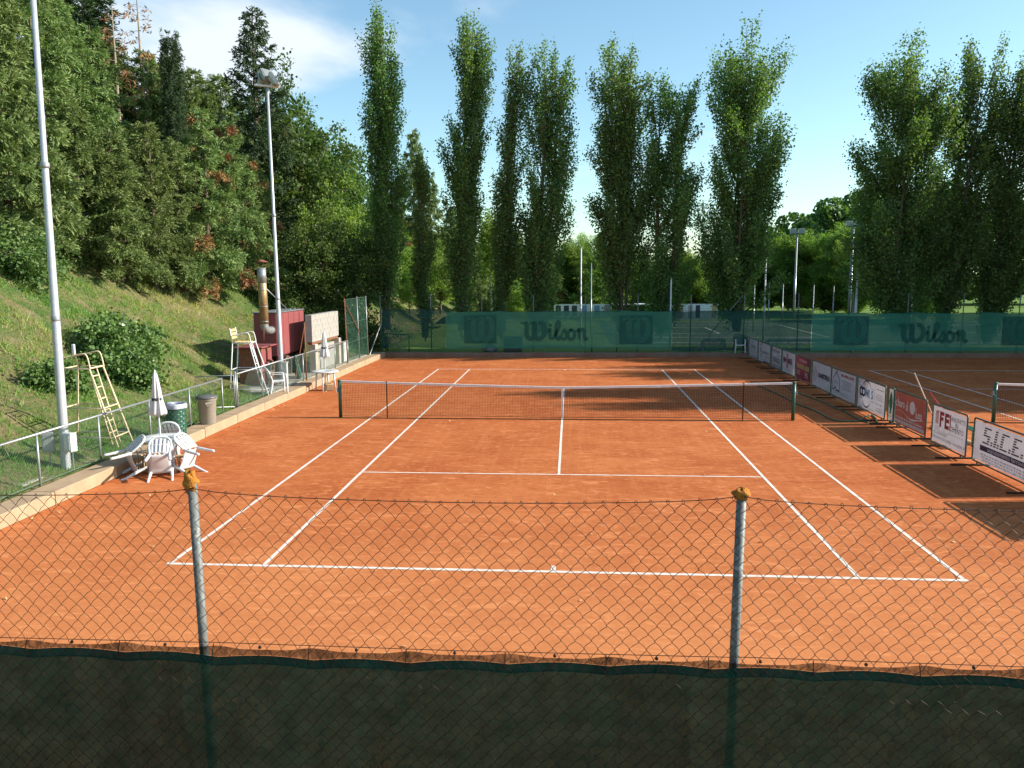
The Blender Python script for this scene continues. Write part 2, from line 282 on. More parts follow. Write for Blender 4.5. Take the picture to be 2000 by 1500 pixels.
# ------------------------------------------------------------------ mesh helpers
def link(o, parent=None):
    col.objects.link(o)
    if parent is not None: o.parent = parent
    return o
def tag(o, label=None, cat=None, group=None, kind=None):
    if label: o['label'] = label
    if cat: o['category'] = cat
    if group: o['group'] = group
    if kind: o['kind'] = kind
    return o
def empty(name, loc, rz=0.0, label=None, cat=None, group=None):
    o = bpy.data.objects.new(name, None); link(o); o.location = loc; o.rotation_euler = (0, 0, rz); o.empty_display_size = 0.2
    return tag(o, label, cat, group)
class MB:
    def __init__(s): s.v = []; s.f = []
    def add(s, v, f, M=None):
        n = len(s.v)
        if M is not None: v = [tuple(M @ Vector(p)) for p in v]
        s.v += [tuple(p) for p in v]; s.f += [tuple(i+n for i in q) for q in f]; return s
    def box(s, c, d, M=None, bev=0.0):
        x, y, z = c; a, b, h = d[0]/2, d[1]/2, d[2]/2
        if bev <= 0:
            v = [(x+i*a, y+j*b, z+k*h) for k in (-1, 1) for j in (-1, 1) for i in (-1, 1)]
            return s.add(v, [(0, 2, 3, 1), (4, 5, 7, 6), (0, 1, 5, 4), (2, 6, 7, 3), (0, 4, 6, 2), (1, 3, 7, 5)], M)
        e = bev; v = []
        for (zz, ia) in ((-h, e), (-h+e, 0), (h-e, 0), (h, e)):
            for (i, j) in ((-1, -1), (1, -1), (1, 1), (-1, 1)): v.append((x+i*(a-ia), y+j*(b-ia), z+zz))
        f = [(3, 2, 1, 0), (12, 13, 14, 15)]
        for k in range(3):
            for i in range(4): f.append((k*4+i, k*4+(i+1) % 4, k*4+4+(i+1) % 4, k*4+4+i))
        return s.add(v, f, M)
    def tube(s, pts, r, n=8, caps=True, M=None):
        P = [Vector(p) for p in pts]; rs = r if isinstance(r, (list, tuple)) else [r]*len(P); v = []; f = []
        up = None
        for i, p in enumerate(P):
            d = (P[min(i+1, len(P)-1)]-P[max(i-1, 0)])
            d = d.normalized() if d.length > 1e-9 else Vector((0, 0, 1))
            if up is None:
                a = Vector((0, 0, 1)) if abs(d.z) < 0.9 else Vector((1, 0, 0)); u = d.cross(a).normalized()
            else:
                u = (up - d*up.dot(d)); u = u.normalized() if u.length > 1e-6 else d.orthogonal().normalized()
            up = u; w_ = d.cross(u)
            for k in range(n):
                t = 2*math.pi*k/n; v.append(tuple(p + (u*math.cos(t)+w_*math.sin(t))*rs[i]))
        for i in range(len(P)-1):
            for k in range(n): f.append((i*n+k, i*n+(k+1) % n, (i+1)*n+(k+1) % n, (i+1)*n+k))
        if caps: f += [tuple(range(n-1, -1, -1)), tuple((len(P)-1)*n+k for k in range(n))]
        return s.add(v, f, M)
    def lathe(s, prof, n=20, c=(0, 0, 0), M=None, mod=None, caps=True):
        v = []; f = []
        for i, (r, z) in enumerate(prof):
            for k in range(n):
                t = 2*math.pi*k/n; rr = r*(mod(t, i, z) if mod else 1.0); v.append((c[0]+rr*math.cos(t), c[1]+rr*math.sin(t), c[2]+z))
        for i in range(len(prof)-1):
            for k in range(n): f.append((i*n+k, i*n+(k+1) % n, (i+1)*n+(k+1) % n, (i+1)*n+k))
        if caps: f += [tuple(range(n-1, -1, -1)), tuple((len(prof)-1)*n+k for k in range(n))]
        return s.add(v, f, M)
    def quad(s, a, b, c, d): return s.add([a, b, c, d], [(0, 1, 2, 3)])
    def mesh(s, name, mat, smooth=False):
        me = bpy.data.meshes.new(name); me.from_pydata(s.v, [], s.f); me.materials.append(MT[mat]); me.update()
        if smooth:
            for p in me.polygons: p.use_smooth = True
        return me
    def build(s, name, mat, parent=None, smooth=False, loc=None, rot=None):
        o = bpy.data.objects.new(name, s.mesh(name, mat, smooth)); link(o, parent)
        if loc is not None: o.location = loc
        if rot is not None: o.rotation_euler = rot
        return o
def put(name, me, parent=None, loc=None, rot=None, sc=None):
    o = bpy.data.objects.new(name, me); link(o, parent)
    if loc is not None: o.location = loc
    if rot is not None: o.rotation_euler = rot
    if sc is not None: o.scale = sc
    return o
def copy_tree(o, parent=None):
    c = o.copy(); col.objects.link(c); c.parent = parent
    for ch in list(o.children): copy_tree(ch, c)
    return c
def np_mesh(name, V, k, mat, tint=None, smooth=False):
    """V: (n*k,3) array, consecutive groups of k vertices form one face"""
    V = np.ascontiguousarray(V, dtype=np.float32); nv = len(V); nf = nv//k
    me = bpy.data.meshes.new(name); me.vertices.add(nv); me.vertices.foreach_set('co', V.ravel())
    me.loops.add(nv); me.loops.foreach_set('vertex_index', np.arange(nv, dtype=np.int32))
    me.polygons.add(nf); me.polygons.foreach_set('loop_start', np.arange(0, nv, k, dtype=np.int32))
    try: me.polygons.foreach_set('loop_total', np.full(nf, k, dtype=np.int32))
    except Exception: pass
    if tint is not None:
        a = me.attributes.new('tint', 'FLOAT', 'FACE'); a.data.foreach_set('value', np.ascontiguousarray(tint, dtype=np.float32))
    me.materials.append(MT[mat]); me.update(); me.validate(); return me
def rhombs(P, U, V): return np.stack([P-U, P+V, P+U, P-V], 1).reshape(-1, 3)
def unit(a): return a/np.maximum(np.linalg.norm(a, axis=1, keepdims=True), 1e-9)

# flat lettering ---------------------------------------------------------------
UP = Matrix.Rotation(R(90), 4, 'X')       # text plane XY -> XZ, facing local -Y
_tx = {}
def text(body, size, mat, parent, u, v, y=-0.006, align='CENTER', sx=1.0, bold=0.0, name='lettering', shear=0.0):
    cu_d = bpy.data.curves.new('t', 'FONT'); cu_d.body = body; cu_d.size = size; cu_d.align_x = align; cu_d.align_y = 'CENTER'; cu_d.offset = bold; cu_d.shear = shear; cu_d.resolution_u = 3
    t = bpy.data.objects.new('t', cu_d); col.objects.link(t)
    dg = bpy.context.evaluated_depsgraph_get(); me = bpy.data.meshes.new_from_object(t.evaluated_get(dg))
    bpy.data.objects.remove(t); bpy.data.curves.remove(cu_d)
    me.materials.clear(); me.materials.append(MT[mat])
    me.transform(Matrix.Translation((u, y, v)) @ UP @ Matrix.Diagonal((sx, 1, 1, 1)))
    return put(name, me, parent)
def ribbon(mb, pts, wd, y, cap=6):
    """thick stroke in the XZ plane facing -Y; wd scalar or list"""
    P = [np.array(p, float) for p in pts]; ws = wd if isinstance(wd, (list, tuple)) else [wd]*len(P)
    L = []; Rr = []
    for i, p in enumerate(P):
        d = P[min(i+1, len(P)-1)]-P[max(i-1, 0)]; d = d/max(np.linalg.norm(d), 1e-9); n = np.array((-d[1], d[0]))
        L.append(p+n*ws[i]/2); Rr.append(p-n*ws[i]/2)
    v = [(a[0], y, a[1]) for a in Rr]+[(a[0], y, a[1]) for a in L]; n = len(P)
    mb.add(v, [(i, i+1, n+i+1, n+i) for i in range(n-1)])
def disc(mb, c, r, y, n=24, rz=None):
    rz = rz or r; mb.add([(c[0]+r*math.cos(2*math.pi*k/n), y, c[1]+rz*math.sin(2*math.pi*k/n)) for k in range(n)], [tuple(range(n))])
def rect(mb, u0, v0, u1, v1, y): mb.add([(u0, y, v0), (u1, y, v0), (u1, y, v1), (u0, y, v1)], [(0, 1, 2, 3)])
def smooth_path(pts, n=6):
    out = []; P = [np.array(p, float) for p in pts]
    for i in range(len(P)-1):
        p0, p1, p2, p3 = P[max(i-1, 0)], P[i], P[i+1], P[min(i+2, len(P)-1)]
        for k in range(n):
            t = k/n; out.append(0.5*((2*p1)+(-p0+p2)*t+(2*p0-5*p1+4*p2-p3)*t*t+(-p0+3*p1-3*p2+p3)*t**3))
    out.append(P[-1]); return out
def arc(c, r, a0, a1, n=16, ry=None): return [(c[0]+r*math.cos(R(a0+(a1-a0)*i/n)), c[1]+(ry or r)*math.sin(R(a0+(a1-a0)*i/n))) for i in range(n+1)]

# ------------------------------------------------------------------ the setting
KX, KY = -9.0, 16.9            # inner faces of the left and the far kerb
def struct(o): return tag(o, kind='structure')
def sheet(name, x0, y0, x1, y1, z, mat, parent=None):
    return MB().quad((x0, y0, z), (x1, y0, z), (x1, y1, z), (x0, y1, z)).build(name, mat, parent)
struct(sheet('ground', -900, -900, 900, 900, -0.30, 'field'))
FIELD_Z = 0.10
struct(sheet('field', -9.6, 17.42, 260, 320, FIELD_Z, 'field'))
def terrain_x0(y):
    b = math.exp(-((y-8.2)/5.0)**4)*1.35
    return 11.0 + b - 0.085*max(0.0, y-17)
def bank_h(x, y):
    d = -x - terrain_x0(y); base = 0.20 if y < 17 else max(FIELD_Z+0.02, 0.20-0.03*(y-17))
    if d <= -1.5: return base
    r = 0.0
    if d > 0: r = 0.65*d if d < 12 else 0.65*12 + 0.30*(d-12)
    r += 0.35*math.exp(-(d/1.0)**2) if d < 0 else 0.35*math.exp(-(d/2.2)**2)*1.0
    r -= 0.35*math.exp(-(max(0, -d))/0.4) if d > -3 and False else 0
    n = 0.16*math.sin(x*1.3+y*0.7)*math.sin(y*0.9-x*0.4)+0.07*math.sin(x*3.1-y*2.2)+0.05*math.sin(y*4.3+x*1.7)
    return base + max(0.0, r-0.05) + n*min(1.0, max(0.0, (d+0.2)/2.0))
def mk_bank_mesh():
    xs = [-9.62]+[-9.9-0.4*i for i in range(48)]+[-29.5-2.5*i for i in range(30)]
    ys = [-60+4*i for i in range(11)]+[-18+0.45*i for i in range(110)]+[31.5+2.5*i for i in range(50)]
    v = [(x, y, bank_h(x, y)) for y in ys for x in xs]; nx = len(xs)
    f = [(j*nx+i, (j+1)*nx+i, (j+1)*nx+i+1, j*nx+i+1) for j in range(len(ys)-1) for i in range(nx-1)]
    f = [q[::-1] for q in f] if False else f
    me = MB().add(v, f).mesh('bank', 'bank', True); return put('bank', me)
bank_o = struct(mk_bank_mesh())

clay = struct(sheet('clay_court', KX-0.02, -19.0, 34.0, KY+0.02, 0.0, 'clay'))
def line(x0, y0, x1, y1, wd, z=0.004):
    d = Vector((x1-x0, y1-y0, 0)); n = Vector((-d.y, d.x, 0)).normalized()*wd/2; L = d.length; k = max(2, int(L/0.5)); rng = random.Random(int(x0*37+y0*91+x1*13)); v = []
    for i in range(k+1):
        p = Vector((x0, y0, z))+d*(i/k); a = n*(1+rng.uniform(-.09, .09)); b = n*(1+rng.uniform(-.09, .09)); v += [tuple(p+a), tuple(p-b)]
    return MB().add(v, [(2*i, 2*i+1, 2*i+3, 2*i+2) for i in range(k)]).build('court_line', 'line', clay)
H, S, D, SV = 11.885, 4.115, 5.485, 6.40
def court_lines(cx):
    for sy in (-1, 1):
        line(cx-D-0.05, sy*(H-0.05), cx+D+0.05, sy*(H-0.05), 0.075)
        line(cx-S+0.03, sy*SV, cx+S-0.03, sy*SV, 0.055)
        line(cx, sy*(H-0.10), cx, sy*(H-0.28), 0.07)
    for sx in (-1, 1):
        line(cx+sx*D, -H+0.10, cx+sx*D, H-0.10, 0.06); line(cx+sx*S, -H+0.10, cx+sx*S, H-0.10, 0.06)
    line(cx, -SV+0.03, cx, SV-0.03, 0.055)
court_lines(0.0)
CX2 = 18.15
court_lines(CX2)

# left kerb, in cast lengths; far kerb
kl = struct(empty('kerb', (KX, 0, 0)))
def kerb_block(L, wd, h):
    return MB().box((0, 0, h/2), (wd, L-0.012, h), bev=0.018).mesh('kerb_block', 'concrete')
kb = kerb_block(2.0, 0.50, 0.25); rng = random.Random(3)
for i in range(19):
    y = -20.1+2.0*i
    if y+1 > KY+0.2: break
    put('kerb_block', kb, kl, (-0.25+rng.uniform(-.006, .006), y, rng.uniform(-.008, .006)), (0, 0, rng.uniform(-.003, .003)))
put('kerb_block', kerb_block(0.95, 0.50, 0.25), kl, (-0.25, 16.38, 0))
kf = struct(empty('far_kerb', (0, KY, 0)))
kb2 = MB().box((0, 0, 0.10), (2.488, 0.40, 0.22), bev=0.015).mesh('kerb_block', 'claykerb')
for i in range(18): put('kerb_block', kb2, kf, (-8.3+2.5*i, 0.22, rng.uniform(-.012, .004)), (0, 0, rng.uniform(-.003, .003)))

# concrete yard by the heater and the stepping slabs in the lawn
struct(MB().box((-10.75, 9.3, 0.12), (2.4, 12.6, 0.26)).build('concrete_yard', 'paving'))
path = struct(empty('slab_path', (-10.2, -9, 0.2)))
for i, (x, y, a, s) in enumerate([(-.05, -.75, .1, 1), (-.35, .15, -.06, 1.1), (.1, .55, .04, .9), (-.75, -.55, .2, .95), (-.15, 1.3, -.1, 1), (-1.0, .5, .05, 1.05), (-.7, 1.35, .15, .9), (-.1, -1.9, 0, 1.1), (-.8, -1.6, .1, 1.), (-1.6, -.9, .0, 1.)]):
    put('slab', MB().box((0, 0, 0.0), (0.55*s, 0.70*s, 0.07), bev=0.01).mesh('slab', 'paving'), path, (x, y, 0.035), (rng.uniform(-.02, .02), rng.uniform(-.02, .02), a))

# terrace the photograph is taken from: coping under the fence, raised floor behind it
tr = struct(empty('terrace', (0, -19.0, 0)))
MB().box((0, -0.20, 0.815), (60, 0.36, 1.63)).build('retaining_wall', 'pillar', tr)
MB().box((0, -0.215, 1.648), (60, 0.43, 0.034), bev=0.008).build('coping', 'claykerb', tr)
MB().box((0, -5.6, 0.8), (60, 8.0, 1.6)).build('floor_slab', 'paving', tr)
MB().box((0, -6.2, 2.02), (60, 8.0, 0.84)).build('raised_floor', 'paving', tr)

# football pitch behind the trees
pit = struct(sheet('pitch', 2.5, 22.5, 75, 45.5, FIELD_Z+0.006, 'pitch'))
def pline(x0, y0, x1, y1, wd=0.12):
    d = Vector((x1-x0, y1-y0, 0)); n = Vector((-d.y, d.x, 0)).normalized()*wd/2; p = Vector((x0, y0, FIELD_Z+0.012)); q = Vector((x1, y1, FIELD_Z+0.012))
    MB().quad(p-n, q-n, q+n, p+n).build('pitch_line', 'turf_line', pit)
for y in (24.0, 44.0): pline(4, y, 60, y, 0.14)
for x in (4, 32, 60): pline(x, 24.0, x, 44.0)
for (x0, y0, x1, y1) in [(4, 28, 16, 28), (16, 28, 16, 40), (4, 40, 16, 40), (4, 31, 10, 31), (10, 31, 10, 37), (4, 37, 10, 37)]: pline(x0, y0, x1, y1)
ac = arc((32, 34), 6.0, 0, 360, 40)
mbx = MB()
for (a, b) in zip(ac[:-1], ac[1:]):
    p = Vector((a[0]-32, a[1]-34, 0)); q = Vector((b[0]-32, b[1]-34, 0)); c0 = Vector((32, 34, FIELD_Z+0.012))
    mbx.quad(c0+p*0.99, c0+q*0.99, c0+q*1.01, c0+p*1.01)
mbx.build('pitch_line', 'turf_line', pit)

# ------------------------------------------------------------------ tennis nets
def tennis_net(cx, label):
    t = empty('tennis_net', (cx, 0, 0), 0, label, 'tennis net', 'tennis nets')
    hw = 6.40
    def top(x): return 0.914 + (1.07-0.914)*(abs(x)/hw)**1.15 if True else 0
    def bot(x): return 0.028 + 0.030*abs(math.sin(x*0.55+cx))
    for s in (-1, 1):
        p = MB().tube([(s*hw, 0, 0), (s*hw, 0, 1.05)], 0.048, 12).lathe([(0.050, 1.045), (0.052, 1.075), (0.046, 1.095), (0.0, 1.10)], 12, (s*hw, 0, 0)).build('post', 'netgreen', t, True)
        MB().box((s*(hw+0.055), 0, 0.80), (0.05, 0.06, 0.12), bev=0.008).tube([(s*(hw+0.07), -0.03, 0.80), (s*(hw+0.07), -0.16, 0.74)], 0.008, 6).build('winder', 'galv', p)
    mb = MB(); xs = np.linspace(-hw+0.055, hw-0.055, 284)
    for x in xs:   # cords as thin crossed strips, real string thickness
        x = float(x); z0, z1 = bot(x), top(x)-0.03
        mb.tube([(x, 0, z0), (x, 0, (z0+z1)/2), (x, 0, z1)], 0.0032, 3, False)
    nrow = 20
    for r_ in range(nrow+1):
        pts = []
        for x in np.linspace(-hw+0.055, hw-0.055, 58):
            x = float(x); a, b = bot(x), top(x)-0.03; pts.append((x, 0, a+(b-a)*r_/nrow))
        mb.tube(pts, 0.0030 if r_ else 0.0085, 3, False)
    tag(mb.build('netting', 'netcord', t), kind='stuff')
    bm_ = MB(); xs = np.linspace(-hw+0.05, hw-0.05, 60); v = []; f = []
    for i, x in enumerate(xs):
        x = float(x); zt = top(x); sag = 0.004*math.sin(x*9)
        for (yy, zz) in ((-0.010, zt-0.055+sag), (-0.012, zt), (0.0, zt+0.008), (0.012, zt), (0.010, zt-0.055+sag)): v.append((x, yy, zz))
    for i in range(len(xs)-1):
        for k in range(4): f.append((i*5+k, (i+1)*5+k, (i+1)*5+k+1, i*5+k+1))
    bm_.add(v, f).build('headband', 'band', t)
    MB().box((0, 0, 0.46), (0.05, 0.032, 0.86)).build('centre_strap', 'band', t)
    for s in (-1, 1):
        MB().tube([(s*5.03, 0, 0), (s*5.03, 0, 1.06)], 0.016, 8).build('singles_stick', 'wire', t)
        MB().tube([(s*(hw-0.06), 0, top(hw)), (s*hw, 0, 1.06)], 0.006, 5).build('cable', 'wire', t)
    return t
tennis_net(0.0, 'long tennis net with white headband across the nearer clay court')
tennis_net(CX2, 'tennis net behind the advertising boards, seen at the right edge')

# ------------------------------------------------------------------ advertising boards
BX = 8.82
def board(y0, y1, label, panelmat, art, nm=''):
    L = abs(y0-y1)
    t = empty('advertising_board', (BX+random.uniform(-.03, .03), (y0+y1)/2, 0), R(-90)+random.uniform(-.012, .012), label, 'sign board', 'advertising boards between the courts')
    hw = L/2-0.03; z0, z1 = 0.085, 1.00
    pts = []
    for (cx_, cz_, a0) in ((hw-.05, z1-.05, 0), (-hw+.05, z1-.05, 90), (-hw+.05, z0+.05, 180), (hw-.05, z0+.05, 270)):
        for k in range(4):
            a = R(a0+k*30); pts.append((cx_+.05*math.cos(a), 0, cz_+.05*math.sin(a)))
    pts.append(pts[0])
    MB().tube(pts, 0.019, 8, False).build('frame', 'frame', t, True)
    for s in (-1, 1):
        MB().box((s*(hw-0.22), -0.10, 0.020), (0.05, 0.86, 0.032), bev=0.006).tube([(s*(hw-0.22), 0, 0.03), (s*(hw-0.22), 0, 0.085)], 0.017, 6).build('foot', 'wire', t)
    W, Hh = 2*(hw-0.045), z1-z0-0.085; v = []; f = []; nx, nz_ = 14, 6; ph = random.uniform(0, 6)
    for j in range(nz_+1):
        for i in range(nx+1):
            u = -W/2+W*i/nx; vv = z0+0.043+Hh*j/nz_; ed = min(i, nx-i, j, nz_-j)
            v.append((u, 0.004*math.sin(u*5+ph)*math.sin(vv*6) if ed else 0.0, vv))
    for j in range(nz_):
        for i in range(nx): f.append((j*(nx+1)+i, j*(nx+1)+i+1, (j+1)*(nx+1)+i+1, (j+1)*(nx+1)+i))
    MB().add(v, f).build('panel', panelmat, t, True)
    for s in (-1, 1):
        for k in range(4):
            z = z0+0.07+Hh*0.92*k/3; MB().tube([(s*(W/2-.02), -0.004, z), (s*(hw-.01), -0.014, z+.01)], 0.004, 4).build('tie', 'band', t)
    art(t, W, Hh, z0+0.043)
    return t
def dashes(t, u0, u1, v, h, mat, y=-0.0075, seed=1, fill=0.8):
    """a line of print too small to read"""
    rg = random.Random(seed); mb = MB(); u = u0
    while u < u1-0.01:
        wl_ = min(rg.uniform(0.03, 0.13), u1-u); k = u
        while k < u+wl_-0.012: rect(mb, k, v-h/2*rg.uniform(.7, 1), k+0.011, v+h/2*rg.uniform(.7, 1.), y); k += 0.017
        u += wl_+0.03
    if mb.f: tag(mb.build('small_print', mat, t), kind='stuff')
Yp = -0.008
def a_old(t, W, Hh, z):
    mb = MB(); rect(mb, W*.10, z+.03, W*.46, z+Hh*.86, Yp); mb.build('print', 'inkgrey', t)
    dashes(t, -W*.45, W*.05, z+Hh*.62, .10, 'inkgrey', seed=2)
def a_list(t, W, Hh, z):
    text('SPORT', .20, 'inksky', t, -W*.30, z+Hh*.86, Yp, 'LEFT'); text('TENNIS', .20, 'inkblue', t, -W*.30, z+Hh*.60, Yp, 'LEFT', 1.3)
    for k, vv in enumerate((.40, .30, .20)): dashes(t, -W*.42, W*.40, z+Hh*vv, .035, 'inkgrey', seed=k)
    dashes(t, -W*.48, W*.45, z+Hh*.07, .06, 'ink', seed=9)
def a_k(t, W, Hh, z):
    mb = MB()
    for (i, j, s) in ((0, 5, .10), (1, 4, .07), (2, 5, .13), (1, 3, .12), (1, 2, .11), (2, 0, .13), (0, 1, .05), (2, 1, .07)): rect(mb, -W*.40+i*.14, z+Hh*.22+j*.105, -W*.40+i*.14+s, z+Hh*.22+j*.105+s, Yp)
    tag(mb.build('logo', 'inkpurple', t), kind='stuff')
    text('BENVENUTI', .155, 'inkpurple', t, W*.14, z+Hh*.52, Yp, sx=1.5); dashes(t, W*.1, W*.42, z+Hh*.33, .05, 'inkpurple', seed=4)
    for k, vv in enumerate((.17, .10)): dashes(t, -W*.40, W*.38, z+Hh*vv, .03, 'inkgrey', seed=k+20)
    mb = MB(); rect(mb, -W*.08, z+.004, W*.49, z+.06, Yp); mb.build('print', 'inkblue', t)
def a_sk(t, W, Hh, z):
    text('SportKinetic', .205, 'ink', t, -W*.46, z+Hh*.84, Yp, 'LEFT', 1.22); dashes(t, W*.0, W*.42, z+Hh*.62, .09, 'inkgrey', seed=5)
    for k, vv in enumerate((.46, .36, .28)): dashes(t, -W*.44, W*.44, z+Hh*vv, .075, 'ink', seed=30+k)
    mb = MB(); rect(mb, -W*.49, z+.004, W*.49, z+Hh*.17, Yp); mb.build('print', 'inkgrey', t)
def a_cross(t, W, Hh, z):
    mb = MB(); rect(mb, -W*.17, z+Hh*.22, -W*.04, z+Hh*.92, Yp); rect(mb, -W*.30, z+Hh*.50, W*.08, z+Hh*.64, Yp-.0005); mb.build('logo', 'inkpink', t)
    text('EM', .30, 'inkpurple', t, -W*.33, z+Hh*.57, Yp-.001, bold=.008); text('MEB', .30, 'inkpurple', t, W*.13, z+Hh*.57, Yp-.001, bold=.008)
    dashes(t, -W*.40, W*.25, z+Hh*.15, .03, 'inkgrey', seed=7)
    for k in range(6): dashes(t, W*.30, W*.46, z+Hh*(.85-.11*k), .045, 'inkgrey', seed=70+k)
def a_maroon(t, W, Hh, z):
    text('RISTORANTE', .13, 'inkwhite', t, 0, z+Hh*.83, Yp, sx=1.25); mb = MB(); rect(mb, -W*.42, z+Hh*.46, W*.10, z+Hh*.68, Yp); rect(mb, W*.14, z+Hh*.44, W*.44, z+Hh*.66, Yp); mb.build('print', 'inkgold', t)
    for k, vv in enumerate((.36, .28, .20)): dashes(t, -W*.42, -W*.20, z+Hh*vv, .05, 'inkwhite', seed=80+k); dashes(t, W*.14, W*.36, z+Hh*(vv-.02), .05, 'inkwhite', seed=90+k)
def a_can(t, W, Hh, z):
    mb = MB(); c = (-W*.33, z+Hh*.50)
    for k, (r_, a0, a1) in enumerate(((.235, 60, 300), (.155, -110, 130), (.085, 60, 290))): ribbon(mb, arc(c, r_, a0, a1, 20, r_*1.05), [.012+.026*math.sin(math.pi*i/20) for i in range(21)], Yp-.0004*k)
    mb.build('logo', 'inkpink', t)
    text('CANESTRELLI', .205, 'ink', t, W*.135, z+Hh*.50, Yp, sx=1.02, bold=.011); dashes(t, -W*.18, W*.28, z+Hh*.36, .03, 'inkgrey', seed=11)
def a_house(t, W, Hh, z):
    mb = MB(); u0, u1 = -W*.45, -W*.15; zz = z+Hh
    ribbon(mb, [(u0, z+Hh*.26), (u0, z+Hh*.66), ((u0+u1)/2+.07, z+Hh*.97)], .032, Yp); ribbon(mb, [(u1, z+Hh*.22), (u1, z+Hh*.66), ((u0+u1)/2-.07, z+Hh*.97)], .032, Yp-.0004)
    ribbon(mb, smooth_path([(u0, z+Hh*.26), (u0+.10, z+Hh*.23), ((u0+u1)/2-.06, z+Hh*.34), ((u0+u1)/2+.03, z+Hh*.23), (u1, z+Hh*.22)], 5), .045, Yp-.0008)
    mb.build('logo', 'inkblue', t)
    text('I.T.C.', .15, 'ink', t, (u0+u1)/2, z+Hh*.52, Yp)
    text('PRE - METAL LAVORI', .105, 'inkred', t, W*.17, z+Hh*.86, Yp, sx=1.12, bold=.005)
    for k, vv in enumerate((.66, .57, .47, .38)): dashes(t, -W*.06+.06*(k % 2), W*.36-.05*(k % 3), z+Hh*vv, .055, 'inkgrey', seed=40+k)
    for k, vv in enumerate((.18, .11)): dashes(t, -W*.42, W*.30, z+Hh*vv, .03, 'inkgrey', seed=50+k)
def a_com(t, W, Hh, z):
    c = (-W*.16, z+Hh*.56); mb = MB()
    ribbon(mb, arc(c, .40, 35, 145, 18, .36), [.012+.03*math.sin(math.pi*i/18) for i in range(19)], Yp); ribbon(mb, arc(c, .40, 215, 325, 18, .40), [.012+.03*math.sin(math.pi*i/18) for i in range(19)], Yp)
    mb.build('logo', 'inkpurple', t)
    mb = MB(); ribbon(mb, [(c[0]-.33, z+Hh*.78), (-W*.45, z+Hh*.78)], .012, Yp-.0003); ribbon(mb, [(-W*.45, z+Hh*.34), (c[0]-.33, z+Hh*.34)], .012, Yp-.0003); ribbon(mb, [(c[0]+.33, z+Hh*.78), (W*.14, z+Hh*.78), (W*.14, z+Hh*.34), (c[0]+.33, z+Hh*.34)], .012, Yp-.0003); mb.build('logo_outline', 'inkpurple', t)
    text('C', .36, 'inkblue', t, -W*.375, z+Hh*.56, Yp-.001, bold=.022); text('O', .36, 'inkblue', t, -W*.27, z+Hh*.56, Yp-.001, bold=.020); text('MI', .34, 'inksky', t, -W*.115, z+Hh*.56, Yp-.001, bold=.012); text('S', .34, 'inksky', t, W*.055, z+Hh*.56, Yp-.001, bold=.010)
    for k, vv in enumerate((.84, .66, .58, .50, .34, .20, .12)): dashes(t, W*.20+.03*(k % 2), W*.46-.03*(k % 3), z+Hh*vv, .04, 'ink' if k in (0, 4) else 'inkgrey', seed=60+k)
    for k, vv in enumerate((.08, .04)): dashes(t, -W*.40, W*.16, z+Hh*vv, .022, 'inkgrey', seed=160+k)
def a_cyp(t, W, Hh, z):
    mb = MB(); pr = [(.0, .92), (.06, .84), (.105, .70), (.115, .55), (.10, .42), (.055, .34), (.055, .22), (.075, .20)]
    v = [(-a, Yp, z+Hh*b) for a, b in pr]+[(a, Yp, z+Hh*b) for a, b in pr]; n = len(pr); mb.add(v, [(i, i+1, n+i+1, n+i) for i in range(n-1)]); mb.build('logo', 'inkgreen', t); dashes(t, -W*.4, W*.4, z+Hh*.12, .05, 'inkgrey', seed=3)
